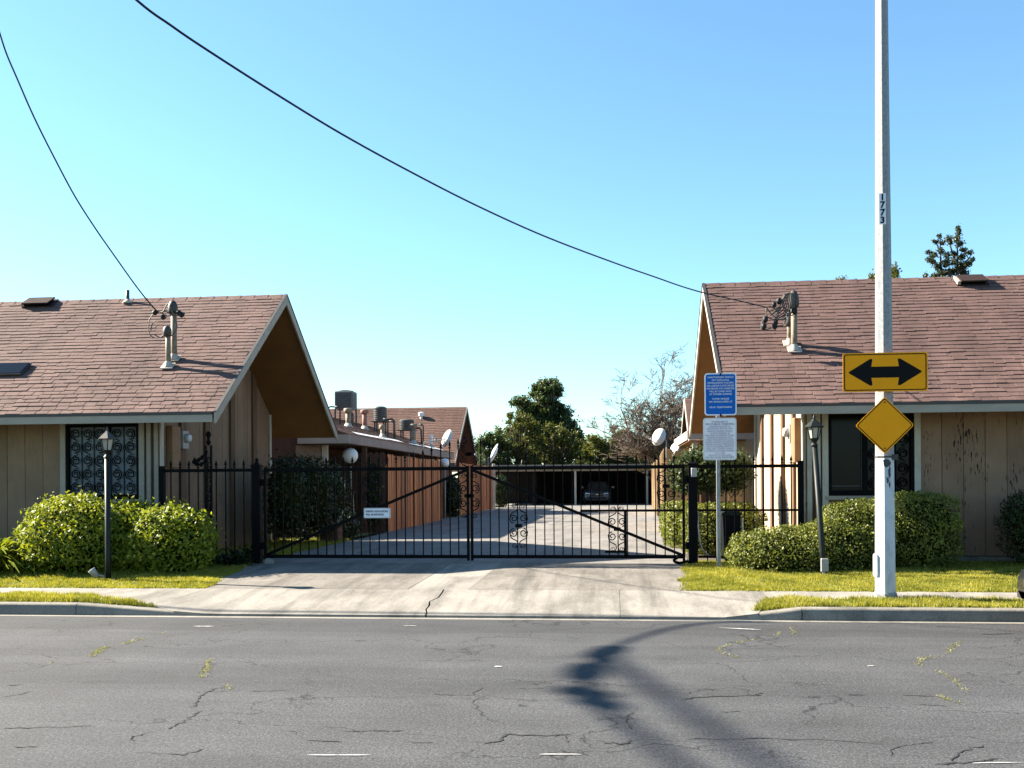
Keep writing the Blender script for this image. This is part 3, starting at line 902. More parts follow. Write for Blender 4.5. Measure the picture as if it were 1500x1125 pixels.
def house(name, label, s, xg, xend, sid, sid_side, mt, view, dy=0.0, detail=True):
    """gabled unit: roof edge at xg (gable faces s), other end at xend"""
    xw = xg - 1.43 * s
    root = thing(name, label, 'house', ((xw + xend) / 2, YF + dy, GZ))
    lo, hi = min(xg, xend), max(xg, xend)
    # ---- roof
    dk = MB()
    t = 0.11
    Y = lambda y: y + dy
    for a, b in ((YE, YR), (YR, YB)):
        za, zb = zr(a), zr(b)
        dk.loft([[(lo, Y(a), za - t), (hi, Y(a), za - t), (hi, Y(a), za), (lo, Y(a), za)], [(lo, Y(b), zb - t), (hi, Y(b), zb - t), (hi, Y(b), zb), (lo, Y(b), zb)]])
    roof = part('roof', dk, mt, root)
    lay_shingles(root, roof, lo, hi, s, mt, dy, view, 300 if detail else 0)
    cap = MB()
    x = lo
    while x < hi - .02:
        e = min(x + .30, hi)
        h0, h1 = 0.014, 0.022
        cap.loft([[(x, Y(YR - .14), ZR - .14 * PITCH + h0), (x, Y(YR), ZR + h0 + .008), (x, Y(YR + .14), ZR - .14 * PITCH + h0), (x, Y(YR), ZR - .03)],
                  [(e, Y(YR - .14), ZR - .14 * PITCH + h1), (e, Y(YR), ZR + h1 + .008), (e, Y(YR + .14), ZR - .14 * PITCH + h1), (e, Y(YR), ZR - .03)]])
        x += .30
    part('ridge_cap', cap, mt, roof)
    # drip edge, fascia, rakes, soffits
    e1, e2 = (lo + .0, hi - .035) if s > 0 else (lo + .035, hi)
    part('drip_edge', MB().box(e1, e2, Y(YE - .045), Y(YE - .004), ZE - .055, ZE - .002), M['drip'], roof)
    part('fascia', MB().box(e1, e2, Y(YE - .035), Y(YE - .003), ZE - .185, ZE - .057), M['trim'], root)
    rk = M['trim'] if s > 0 else M['trim_white']
    for a, b in ((YE - .035, YR - .002), (YR + .002, YB + .03)):
        p = [(xg, Y(a), zr(a) - .185), (xg, Y(a), zr(a) + .012), (xg, Y(b), zr(b) + .012), (xg, Y(b), zr(b) - .185)]
        part('rake_board', MB().prism(p, (.035 * s, 0, 0)), rk, root)
        p = [(xg - .01 * s, Y(a), zr(a) + .018), (xg - .01 * s, Y(a), zr(a) + .034), (xg - .01 * s, Y(b), zr(b) + .034), (xg - .01 * s, Y(b), zr(b) + .018)]
        part('rake_edging', MB().prism(p, (.06 * s, 0, 0)), M['drip'], roof)
    sf = MB()
    for a, b in ((YE, YR), (YR, YB)):
        q = t + .004
        za, zb = zr(a) - q, zr(b) - q
        sf.loft([[(lo, Y(a), za - .012), (hi, Y(a), za - .012), (hi, Y(a), za), (lo, Y(a), za)], [(lo, Y(b), zb - .012), (hi, Y(b), zb - .012), (hi, Y(b), zb), (lo, Y(b), zb)]])
    part('soffit', sf, M['soffit'], root)
    # ---- walls: dark core, then the boards
    co = MB()
    xc = xw - .03 * s
    wl, wh = min(xc, xend + .3 * s), max(xc, xend + .3 * s)
    q = .16
    poly = [(wl, Y(YF + .12), .1), (wl, Y(YF + .12), zr(YF + .12) - q), (wl, Y(YR), ZR - q), (wl, Y(YW), zr(YW) - q), (wl, Y(YW), .1)]
    co.prism(poly, (wh - wl, 0, 0))
    part('wall_core', co, M['core'], root)
    part('foundation', MB().box(min(xw + .012 * s, xend + .3 * s), max(xw + .012 * s, xend + .3 * s), Y(YF - .012), Y(YF + .118), .1, GZ + .10), M['kerb'], root)
    # gable wall boards
    y = YF + .004
    bw = .295
    while y < YW - .05:
        b = min(y + bw, YW)
        ya, yb = y + .004, b - .004
        pts = [(xw - .028 * s, Y(ya), GZ + .04), (xw - .028 * s, Y(ya), zr(ya) - .135)]
        if ya < YR < yb: pts.append((xw - .028 * s, Y(YR), ZR - .135))
        pts += [(xw - .028 * s, Y(yb), zr(yb) - .135), (xw - .028 * s, Y(yb), GZ + .04)]
        part('gable_board', MB().prism(pts, ((.028 + random.uniform(-.003, .003)) * s, 0, 0)), sid_side, root)
        y = b
    for yc in (18.62, 19.78, 21.15, 22.5):
        ya, yb = yc - .12, yc + .12
        pts = [(xw + .005 * s, Y(ya), GZ + .04), (xw + .005 * s, Y(ya), zr(ya) - .14), (xw + .005 * s, Y(yb), zr(yb) - .14), (xw + .005 * s, Y(yb), GZ + .04)]
        part('batten', MB().prism(pts, (.045 * s, 0, 0)), M['batten'], root)
    for yc in (YF - .02, YW - .06):
        part('corner_board', MB().box(min(xw + .005 * s, xw + .04 * s), max(xw + .005 * s, xw + .04 * s), Y(yc), Y(yc + .1), GZ + .02, zr(yc + .05) - .17), M['trim_white'], root)
    # front wall
    WZ0, WZ1 = 1.46, 2.86
    if detail:
        wa, wb = (xw - 1.83 * s, xw - .40 * s)
        wa, wb = min(wa, wb), max(wa, wb)
        panes = (M['glass'], M['glass']) if s > 0 else (M['glass_dark'], M['glass_dark'])
        window_unit(root, wa, wb, WZ0, WZ1, s, panes)
        for a, b in ((wa - .105, wa - .004), (wb + .004, wb + .105)):
            part('window_trim', MB().box(a, b, Y(YF - .035), Y(YF + .03), GZ + .05, 3.42), M['trim_white'] if s < 0 else M['trim'], root)
        part('wall_board', MB().box(wa - .002, wb + .002, Y(YF), Y(YF + .028), GZ + .11, WZ0 - .075), sid, root)
        part('wall_board', MB().box(wa - .002, wb + .002, Y(YF), Y(YF + .028), WZ1 + .004, 3.42), sid, root)
        # narrow strip with posts between window and gable corner
        a, b = (wb + .11, xw) if s > 0 else (xw, wa - .11)
        part('wall_board', MB().box(a, b, Y(YF + .02), Y(YF + .045), GZ + .11, 3.42), M['batten'], root)
        n = 2
        for i in range(n):
            xa = lerp(a, b, (i + .28) / n)
            part('corner_post', MB().box(xa, xa + (b - a) / n * .55, Y(YF - .03), Y(YF + .018), GZ + .11, 3.42), M['trim_white'] if s < 0 else M['trim'], root)
        x = (wa - .107) if s > 0 else (wb + .107)
    else:
        x = xw
    while abs(x - xend) > .45:
        nx = x - .355 * s
        part('siding_board', MB().box(min(x, nx) + .005, max(x, nx) - .005, Y(YF + random.uniform(-.003, .003)), Y(YF + .028), GZ + .115, 3.42), sid, root)
        x = nx
        if not detail and abs(x - xw) > 3: break
    return root, roof, xw

hl, roof_l, xw_l = house('brown_roofed_house', 'tan house with brown shingle roof whose gable end is in deep shade', 1, -6.94, -17.5, M['siding'], M['siding'], M['shingle'], (-13.6, -6.9))
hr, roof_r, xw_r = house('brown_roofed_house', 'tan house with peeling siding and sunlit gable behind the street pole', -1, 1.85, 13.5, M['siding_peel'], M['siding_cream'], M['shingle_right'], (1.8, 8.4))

# electric meter and panel on each gable wall
def meter(root, xw, s, py_, pz, mz):
    a, b = xw + .006 * s, xw + .13 * s
    bx = MB().bbox(min(a, b), max(a, b), py_, py_ + .36, pz, pz + .78, .012)
    part('panel_box', bx, M['panelbox'], root)
    mbx = MB().box(min(a, b), max(a, b), py_ + .45, py_ + .72, mz - .2, mz + .14)
    m_ = part('meter_box', mbx, M['meter'], root)
    c = MB()
    rings = []
    for r, d in ((.085, .124), (.085, .20), (.07, .225), (.02, .23)):
        rings.append([(xw + d * s, py_ + .585 + r * math.cos(k * math.pi / 6), mz + r * math.sin(k * math.pi / 6)) for k in range(12)])
    c.loft(rings)
    part('meter_dial', c, M['signgrey'], m_, True)
    part('conduit', MB().tube([(xw + .05 * s, py_ + .585, mz + .14), (xw + .05 * s, py_ + .585, 3.4)], .022, 8), M['pipe'], root)
meter(hl, xw_l, 1, 17.95, 2.05, 2.62)
meter(hr, xw_r, -1, 17.95, 2.05, 2.60)

# ---- service masts on the roofs
def mast(root, px, pytop, pybase, r, shade=True, hood=0.13, mt='pipe', y0=None):
    b = roof_at(px, pybase)
    top = at(px, pytop, b.y)
    t = part('service_mast', MB().tube([b + Vector((0, .02, -.12)), b + Vector((0, 0, .3)), (b.x, b.y, top.z - hood)], [r, r, r], 10), M[mt], root, True)
    fl = MB()
    n = Vector((0, -math.sin(SL), math.cos(SL)))
    u = Vector((0, math.cos(SL), math.sin(SL)))
    c = b + n * .02
    q = [(c + Vector((i * .12, 0, 0)) + u * j * .10) for i, j in ((-1, -1), (1, -1), (1, 1), (-1, 1))]
    fl.prism(q, n * .02)
    fl.lathe([(r + .04, -.02), (r + .028, .03), (r + .008, .09)], (b.x, b.y, b.z + .02), 10)
    part('flashing', fl, M['flash'], t, 'auto')
    hd = MB()
    z0 = top.z - hood
    hd.lathe([(r * 1.15, -.07), (r * 1.55, -.04), (r * 1.75, 0), (r * 1.6, hood * .55), (r * 1.05, hood * .85), (r * .3, hood)], (b.x - r * .15, b.y - .02, z0), 10)
    part('weatherhead', hd, M['pipe_dark'], t, True)
    return t, b, Vector((b.x, b.y, top.z))
def wires(t, Y, curves, r, m, name='wire_loop'):
    for c in curves:
        pts = [at(px, py, Y + (dyy[0] if dyy else 0)) for px, py, *dyy in c]
        P = catmull(pts, 4)
        part(name, MB().tube(P, r, 5, False), m, t)
def catmull(P, n=5):
    P = [Vector(p) for p in P]
    out = []
    for i in range(len(P) - 1):
        a, b, c, d = P[max(i - 1, 0)], P[i], P[i + 1], P[min(i + 2, len(P) - 1)]
        for k in range(n):
            t = k / n
            out.append(0.5 * (2 * b + (c - a) * t + (2 * a - 5 * b + 4 * c - d) * t * t + (3 * b - a - 3 * c + d) * t ** 3))
    out.append(P[-1])
    return out
tA, bA, topA = mast(hl, 255, 440, 527, .055, hood=.2)
tB, bB, topB = mast(hl, 246.5, 477, 538, .048, hood=.14)
wires(tA, bA.y - .12, [[(247, 443), (243, 448), (240, 455), (234, 459)], [(249, 447), (251, 455), (256, 462), (262, 461), (270, 458), (268, 464)], [(236, 458), (243, 456), (250, 461)], [(244, 464), (240, 468), (236, 466), (243, 461)]], .012, M['wire_old'])
wires(tA, bA.y - .15, [[(226, 458), (219, 468), (217.5, 480), (220, 491), (229, 495), (238, 492), (241, 484)], [(226, 459), (231, 456), (237, 459), (246, 463), (256, 460)], [(228, 470), (223, 475), (221, 484)], [(258, 470), (259, 480), (254, 489), (247, 493), (240, 490)], [(243, 492), (234, 494), (226, 490)]], .011, M['wire_old'])
for px, py, rr_ in ((227, 458, .05), (266, 461, .055), (262, 458, .05), (239, 464, .04)):
    c = at(px, py, bA.y - .14)
    sp = MB().lathe([(rr_ * .3, -rr_), (rr_, -rr_ * .4), (rr_, rr_ * .5), (rr_ * .3, rr_)], c, 7)
    part('wire_splice', sp, M['wire'], tA, True)
tC, bC, topC = mast(hr, 1163.5, 425, 514, .055, hood=.26)
tD, bD, topD = mast(hr, 1157, 456, 505, .05, hood=.2)
fan = []
for k in range(9):
    a = k / 8
    fan.append([(lerp(1149, 1163, a), lerp(428, 432, abs(a - .5)), 0), (lerp(1143, 1163, a), lerp(442, 446, a)), (lerp(1134, 1161, a ** .8), lerp(450, 462, a)), (lerp(1126, 1150, a), lerp(448, 466, math.sin(a * 2.6)))])
wires(tC, bC.y - .13, fan, .011, M['wire_old'])
wires(tC, bC.y - .16, [[(1123, 450), (1122, 456), (1124, 464), (1134, 468), (1148, 467), (1156, 461)], [(1125, 464), (1117, 470), (1115, 478), (1117, 484), (1128, 481), (1138, 478), (1147, 476), (1152, 467)], [(1136, 468), (1137, 475), (1135, 478)], [(1140, 465), (1138, 455), (1128, 449), (1122, 450)], [(1118, 472), (1122, 477), (1119, 480)], [(1150, 464), (1151, 455), (1147, 446), (1146, 438)], [(1133, 469), (1140, 460), (1143, 447), (1150, 432)], [(1122, 449), (1130, 460), (1142, 468), (1152, 467)], [(1128, 463), (1136, 455), (1146, 450), (1156, 456)]], .012, M['wire_old'])
for px, py, rr_ in ((1121, 468, .06), (1119, 478, .06), (1136.5, 472, .05), (1135, 477.5, .06), (1141, 441, .06), (1134, 446, .05), (1164, 456, .06)):
    c = at(px, py, bC.y - .17)
    sp = MB().lathe([(rr_ * .3, -rr_), (rr_ * .8, -rr_ * .4), (rr_ * .8, rr_ * .5), (rr_ * .3, rr_)], c, 7)
    part('wire_splice', sp, M['wire'], tC, True)

# ---- roof vents
def low_vent(root, px0, px1, py0, py1, label=None):
    a, b = roof_at(px0, py1), roof_at(px1, py1)
    n = Vector((0, -math.sin(SL), math.cos(SL))); u = Vector((0, math.cos(SL), math.sin(SL)))
    w = b.x - a.x
    mbv = MB()
    base = [a, a + Vector((w, 0, 0)), a + Vector((w, 0, 0)) + u * .34, a + u * .34]
    mbv.prism(base, n * .03)
    lid = [a + Vector((.05, 0, 0)) - u * .04 + n * .10, a + Vector((w - .05, 0, 0)) - u * .04 + n * .10, a + Vector((w - .05, 0, 0)) + u * .32 + n * .06, a + Vector((.05, 0, 0)) + u * .32 + n * .06]
    mbv.prism(lid, n * .03)
    v = part('roof_vent', mbv, M['vent'], root)
    part('vent_side', MB().prism([a + n * .03, a + u * .3 + n * .03, a + u * .3 + n * .07, a + n * .10], (.06, 0, 0)), M['flash'], v)
    inn = [a + Vector((.08, 0, 0)) + n * .03, a + Vector((w - .08, 0, 0)) + n * .03, a + Vector((w - .08, 0, 0)) + u * .28 + n * .03, a + Vector((.08, 0, 0)) + u * .28 + n * .03]
    part('vent_throat', MB().prism(inn, n * .05), M['iron'], v)
low_vent(hl, 32, 75, 441, 451)
low_vent(hr, 1402, 1450, 409, 419)
def shadow_panel(root, px0, px1, py):  # flat dark panel standing in for a shadow cast on the shingles
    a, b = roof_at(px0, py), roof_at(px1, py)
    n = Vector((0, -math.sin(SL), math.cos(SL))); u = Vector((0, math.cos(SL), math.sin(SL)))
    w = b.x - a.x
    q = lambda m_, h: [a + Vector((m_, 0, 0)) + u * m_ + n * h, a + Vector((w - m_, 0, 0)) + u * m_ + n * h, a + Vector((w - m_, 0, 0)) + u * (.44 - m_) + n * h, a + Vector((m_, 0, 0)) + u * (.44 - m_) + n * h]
    k = part('shadow_panel', MB().prism(q(0, .02), n * .04), M['ac_dark'], root)
    part('pane', MB().prism(q(.02, .06), n * .012), M['glass_dark'], k)  # upper dark layer of the same painted shadow, no glazing
shadow_panel(hl, -52, 30, 553)
v = roof_at(187, 443)
vt = part('vent_pipe', MB().tube([v + Vector((0, 0, -.1)), (v.x, v.y, at(187, 425, v.y).z)], .038, 8), M['pipe_dark'], hl, True)
part('flashing', MB().lathe([(.12, -.02), (.08, .02), (.042, .07)], v, 10), M['flash'], vt, True)

# ================================================================ UNITS BEHIND
def far_roof_slope(name, parent, poly, mt, zlift=0.0):
    return part(name, MB().prism(poly, (0, 0, -.1)), mt, parent)
# low wing along the driveway, ridge parallel to the driveway
wing = thing('rear_wing', 'low brown-roofed rear wing carrying the rooftop units along the driveway', 'building', (-10.5, 33, GZ))
EX, RX, ZEV, ZRD = -6.94, -10.95, 3.02, 4.32
WY0, WY1 = 25.55, 42.7
sl2 = (ZRD - ZEV) / (EX - RX)
rf = part('roof', MB().loft([[(EX, y, ZEV), (RX, y, ZRD), (RX - 4, y, ZEV), (RX - 4, y, ZEV - .12), (RX, y, ZRD - .12), (EX, y, ZEV - .12)] for y in (WY0, WY1)]), M['shingle_far'], wing)
# shingle courses of the wing, joined (too oblique to pick apart)
sg = MB()
rr = random.Random(5)
nrow = int((EX - RX) / .14)
for r in range(nrow):
    y = WY0
    xa = EX - r * .14 + .02
    while y < WY1 - .1:
        w = rr.choice((.24, .32, .42)); e = min(y + w, WY1)
        o_ = rr.choice((0, 0, .025))
        z = lambda x: ZEV + (EX - x) * sl2
        x1 = xa + o_; x2 = x1 - .17
        sg.add([(x1, y + .003, z(x1) + .002), (x1, e - .003, z(x1) + .002), (x1, e - .003, z(x1) + .022), (x1, y + .003, z(x1) + .022), (x2, e - .003, z(x2) + .006), (x2, y + .003, z(x2) + .006)],
               [(0, 1, 2, 3), (3, 2, 4, 5), (0, 3, 5), (1, 4, 2)])
        y = e
part('shingle_field', sg, M['shingle_far'], rf, kind='stuff')
part('fascia', MB().box(EX + .003, EX + .035, WY0 + .02, WY1, ZEV - .24, ZEV - .01), mat('fascia_mauve', (0.36, 0.28, 0.25), .15, 3, .8, stretch=(1, .5, 1)), wing)
part('fascia', MB().box(-8.3, EX + .035, WY0 - .02, WY0 + .015, ZEV - .24, ZEV - .01), M['trim'], wing)
part('soffit', MB().box(-8.3, EX, WY0 + .02, WY1, ZEV - .26, ZEV - .245), M['darkwood'], wing)
for y0, y1, x0, x1 in ((27.2, 31.5, -7.12, -7.42), (30.2, 34.0, -7.2, -7.5), (34.5, 37.2, -7.1, -7.3), (37.6, 41.5, -7.05, -7.45)):
    z = lambda x: ZEV + (EX - x) * sl2 + .026
    part('roof_flashing', MB().add([(x0, y0, z(x0)), (x1, y0 + .5, z(x1)), (x1, y1, z(x1)), (x0, y1 - .3, z(x0))], [(0, 1, 2, 3)]), M['white'], rf)
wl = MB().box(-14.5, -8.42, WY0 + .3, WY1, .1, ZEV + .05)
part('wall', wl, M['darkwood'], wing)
part('wall', MB().box(-8.415, -7.75, WY0 + .2, WY0 + .26, GZ, ZEV - .27), M['siding'], wing)
part('post', MB().box(-7.72, -7.58, WY0 + .25, WY0 + .39, GZ, ZEV - .27), M['trim_white'], wing)
for y in (27.6, 33.5, 39.0):
    part('post', MB().box(-7.1, -6.98, y, y + .12, GZ, ZEV - .27), M['darkwood'], wing)
for y in (26.0, 31.4, 36.8):
    d_ = part('door', MB().box(-8.41, -8.36, y, y + .95, GZ, 2.35), M['panelbox'], wing)
    part('handle', MB().lathe([(.035, -.03), (.045, 0), (.035, .03)], (-8.34, y + .86, 1.3), 8), M['chrome'], d_)
    wn = part('window', MB().box(-8.41, -8.37, y + 1.7, y + 3.0, 1.3, 2.35), M['glass_dark'], wing)
    f = MB(); f.box(-8.365, -8.34, y + 1.64, y + 1.7, 1.24, 2.41); f.box(-8.365, -8.34, y + 3.0, y + 3.06, 1.24, 2.41); f.box(-8.365, -8.34, y + 1.7, y + 3.0, 2.35, 2.41); f.box(-8.365, -8.34, y + 1.7, y + 3.0, 1.24, 1.3)
    part('frame', f, M['trim'], wn)
# flue pipes with caps on the wing roof
def wing_z(x): return ZEV + (EX - x) * sl2
def flue(px, pyt, pyb, Y, r, m):
    b = at(px, pyb, Y); tp = at(px, pyt, Y)
    mbf = MB().tube([(b.x, b.y, wing_z(b.x) - .1), (tp.x, tp.y, tp.z - .12)], r, 9)
    f_ = part('flue_pipe', mbf, m, wing, True)
    part('flue_cap', MB().lathe([(r * 1.1, -.16), (r * 1.7, -.13), (r * 1.7, -.02), (r * 1.2, 0)], (tp.x, tp.y, tp.z), 9), m, f_, True)
    part('flashing', MB().lathe([(r * 2.4, 0), (r * 1.6, .04), (r * 1.05, .14)], (b.x, b.y, wing_z(b.x)), 9), M['flash'], f_, True)
flue(510, 598, 614, 31.5, .085, M['pipe'])
flue(534, 600, 617, 35.0, .085, mat('pipe_pink', (.36, .17, .13), .3, 12, .8))
flue(606, 621, 637, 37.0, .08, M['pipe'])
flue(560, 622, 628, 32.0, .06, M['pipe'])
flue(632, 637, 643, 40.0, .05, M['white'])
for px, pyt, pyb, Y in ((517, 604, 617, 32.5), (568, 614, 630, 34.5), (577, 617, 632, 35), (620, 622, 640, 38), (498, 596, 611, 31)):
    b = at(px, pyb, Y); tp = at(px, pyt, Y)
    part('pipe_elbow', MB().tube([(b.x, b.y, wing_z(b.x) - .05), (tp.x, tp.y, tp.z - .06), (tp.x - .05, tp.y, tp.z), (tp.x - .16, tp.y, tp.z + .01)], .03, 6), M['pipe_dark'], wing, True)

def legs_under(mbx, x0, x1, y0, y1, ztop):
    for x in (x0, x1):
        for y in (y0, y1):
            mbx.box(x - .025, x + .025, y - .025, y + .025, wing_z(x) - .02, ztop)
# square condenser
c = at(506.5, 600, 36.0)
t = thing('air_conditioner', 'square grey air conditioner standing highest on the low rear roof', 'air conditioner', (c.x, c.y, c.z))
w, h = .34, at(506.5, 574, 36).z - c.z
m_ = MB().bbox(c.x - w, c.x + w, c.y - w, c.y + w, c.z, c.z + h, .03)
part('casing', m_, M['ac'], t)
for i in range(9):
    z = c.z + .06 + i * (h - .12) / 9
    part('louvre', MB().box(c.x - w + .05, c.x + w - .05, c.y - w - .012, c.y - w - .002, z, z + .035), M['ac_dark'], t)
    part('louvre', MB().box(c.x + w + .002, c.x + w + .012, c.y - w + .05, c.y + w - .05, z, z + .035), M['ac_dark'], t)
part('fan_guard', MB().lathe([(.29, .002), (.29, .03), (.2, .05), (.05, .055)], (c.x, c.y, c.z + h), 14), M['ac_dark'], t)
lg = MB(); legs_under(lg, c.x - w + .03, c.x + w - .03, c.y - w + .03, c.y + w - .03, c.z)
part('stand', lg, M['pipe_dark'], t)
part('refrigerant_pipe', MB().tube([(c.x - w, c.y, c.z + .1), (c.x - w - .25, c.y, c.z + .12), (c.x - w - .4, c.y, c.z), (c.x - w - .45, c.y, wing_z(c.x - w - .45) - .05)], .03, 6), M['pipe_dark'], t, True)
def round_unit(px, pyt, pyb, Y, r, label):
    c = at(px, pyb, Y)
    h = at(px, pyt, Y).z - c.z
    t = thing('air_conditioner', label, 'air conditioner', (c.x, c.y, c.z))
    part('casing', MB().lathe([(r * .97, 0), (r, .03), (r, h * .86)], c, 22), M['ac'], t, 'auto')
    for i in range(6):
        z = .06 + i * h * .8 / 6
        part('louvre', MB().lathe([(r + .004, z), (r + .02, z + .012), (r + .02, z + .03), (r + .004, z + .04)], c, 22, False), M['ac_dark'], t)
    part('dome', MB().lathe([(r * 1.02, h * .86), (r * 1.0, h * .9), (r * .7, h * .97), (r * .15, h)], c, 22), M['ac'], t, True)
    lg = MB(); legs_under(lg, c.x - r * .7, c.x + r * .7, c.y - r * .7, c.y + r * .7, c.z - .03)
    part('stand', lg, M['pipe_dark'], t)
    part('base_pan', MB().box(c.x - r * 1.25, c.x + r * 1.25, c.y - r * 1.1, c.y + r * 1.1, c.z - .03, c.z - .003), M['pipe_dark'], t)
    part('refrigerant_pipe', MB().tube([(c.x + r, c.y, c.z + .05), (c.x + r + .22, c.y, c.z + .08), (c.x + r + .3, c.y, c.z), (c.x + r + .32, c.y, wing_z(c.x + r + .32))], .035, 6), M['pipe_dark'], t, True)
round_unit(557, 595, 617, 37.0, .24, 'tall round air conditioner on the low rear roof beside the square one')
round_unit(596, 614, 630, 40.0, .29, 'squat round air conditioner lowest of the rooftop units on the rear roof')

# gabled units further back
def far_house(label, s, xg, dy, xend, ridge_dz=0.0, wall='darkwood'):
    xw = xg - 1.2 * s
    root = thing('gabled_unit', label, 'house', ((xg + xend) / 2, YE + dy, GZ))
    lo, hi = min(xg, xend), max(xg, xend)
    dk = MB()
    zz = lambda y: zr(y) + ridge_dz
    for a, b in ((YE, YR), (YR, YB)):
        dk.loft([[(lo, a + dy, zz(a) - .12), (hi, a + dy, zz(a) - .12), (hi, a + dy, zz(a)), (lo, a + dy, zz(a))], [(lo, b + dy, zz(b) - .12), (hi, b + dy, zz(b) - .12), (hi, b + dy, zz(b)), (lo, b + dy, zz(b))]])
    roof = part('roof', dk, M['shingle_far'], root)
    sg = MB()
    L = (YR - YE) / math.cos(SL); cs, sn = math.cos(SL), math.sin(SL)
    for r in range(int(L / .14)):
        x = lo
        d = r * .14
        while x < hi - .05:
            w = rr.choice((.24, .3, .36)); e = min(x + w, hi)
            dd = d + rr.choice((0, 0, -.025))
            p = lambda q, h: (YE + dy + q * cs - h * sn, ZE + ridge_dz + q * sn + h * cs)
            y0, z0 = p(dd, .002); y1, z1 = p(dd, .02); y2, z2 = p(dd + .16, .006)
            sg.add([(x + .003, y0, z0), (e - .003, y0, z0), (e - .003, y1, z1), (x + .003, y1, z1), (e - .003, y2, z2), (x + .003, y2, z2)], [(0, 1, 2, 3), (3, 2, 4, 5)])
            x = e
    part('shingle_field', sg, M['shingle_far'], roof, kind='stuff')
    for a, b in ((YE, YR - .002), (YR + .002, YB)):
        p = [(xg, a + dy, zz(a) - .19), (xg, a + dy, zz(a) + .01), (xg, b + dy, zz(b) + .01), (xg, b + dy, zz(b) - .19)]
        part('rake_board', MB().prism(p, (.035 * s, 0, 0)), M['trim'] if s > 0 else M['trim_white'], root)
    part('fascia', MB().box(lo, hi - .04, YE + dy - .035, YE + dy - .003, ZE + ridge_dz - .19, ZE + ridge_dz - .02), M['trim'], root)
    q = .17
    wl_, wh_ = min(xw, xend + .3 * s), max(xw, xend + .3 * s)
    poly = [(wl_, YF + dy, .1), (wl_, YF + dy, zz(YF) - q), (wl_, YR + dy, zz(YR) - q), (wl_, YW + dy, zz(YW) - q), (wl_, YW + dy, .1)]
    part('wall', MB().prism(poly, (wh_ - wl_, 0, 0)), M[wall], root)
    return root, zz
fh, zz = far_house('brown gabled unit rising behind the low rear roof', 1, -6.9, 25.9, -16.5, -0.42)
b = roof_at(617, 613, 16.8 + 25.9, ZE - .42)
t_ = part('roof_vent', MB().tube([(b.x, b.y, zz(b.y - 25.9) - .1), (b.x, b.y, b.z + .14)], .07, 8), M['white'], fh)
part('vent_cap', MB().lathe([(.08, -.10), (.14, -.08), (.14, .07), (.05, .10)], (b.x, b.y, b.z + .2), 10), M['white'], t_, 'auto')
far_house('brown gabled unit peeping out behind the sunlit gable', -1, 3.15, 24.5, 13, -0.3)

# low wing behind the sunlit gable, its roof edge just peeping past it
rw = thing('rear_wing', 'short brown-roofed wing with a pale post tucked behind the sunlit gable', 'building', (5, 28, GZ))
rwr = part('roof', MB().loft([[(1.87, y, 3.02), (5.9, y, 4.3), (9.9, y, 3.02), (9.9, y, 2.9), (5.9, y, 4.18), (1.87, y, 2.9)] for y in (25.5, 31.0)]), M['shingle_far'], rw)
part('fascia', MB().box(1.835, 1.865, 25.5, 31.0, 2.78, 3.0), M['trim_white'], rw)
part('fascia', MB().box(1.87, 3.9, 25.46, 25.495, 2.78, 3.0), M['trim'], rw)
part('soffit', MB().box(1.88, 3.3, 25.52, 31.0, 2.74, 2.76), M['soffit'], rw)
part('wall', MB().box(3.05, 9.5, 25.9, 30.9, .1, 3.0), M['siding_cream'], rw)
x = 2.2
for k, mm in enumerate(('darkwood', 'siding_cream', 'darkwood', 'siding_cream')):
    part('wall_board', MB().box(x, x + .21, 25.88, 25.94, GZ, 2.73), M[mm], rw); x += .215
part('post', MB().box(1.98, 2.1, 25.6, 25.72, GZ, 2.73), M['trim_white'], rw)

# ================================================================ CARPORT
cp = thing('carport', 'long low dark carport closing the end of the driveway', 'carport', (-1, 60.5, .33))
part('roof', MB().prism([(-10, 60.3, 2.62), (-10, 60.3, 2.76), (-10, 66.5, 2.86), (-10, 66.5, 2.72)], (17, 0, 0)), M['carport_roof'], cp)
part('fascia', MB().box(-10, 7, 60.22, 60.295, 2.52, 2.80), M['carport_roof'], cp)
part('beam', MB().box(-10, 7, 60.42, 60.56, 2.40, 2.515), M['trim'], cp)
for px, mm in ((843, 'trim_white'), (733, 'darkwood'), (948, 'trim')):
    a = at(px, 735, 60.5)
    part('post', MB().box(a.x - .06, a.x + .06, 60.43, 60.55, .33, 2.395), M[mm], cp)
x = -9.9
while x < 6.9:
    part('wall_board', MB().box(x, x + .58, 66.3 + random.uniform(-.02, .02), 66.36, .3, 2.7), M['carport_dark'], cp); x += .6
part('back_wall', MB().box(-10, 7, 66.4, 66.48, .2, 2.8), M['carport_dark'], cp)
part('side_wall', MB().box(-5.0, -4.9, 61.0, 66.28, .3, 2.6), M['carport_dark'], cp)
part('side_wall', MB().box(3.9, 4.0, 61.0, 66.28, .3, 2.6), M['carport_dark'], cp)

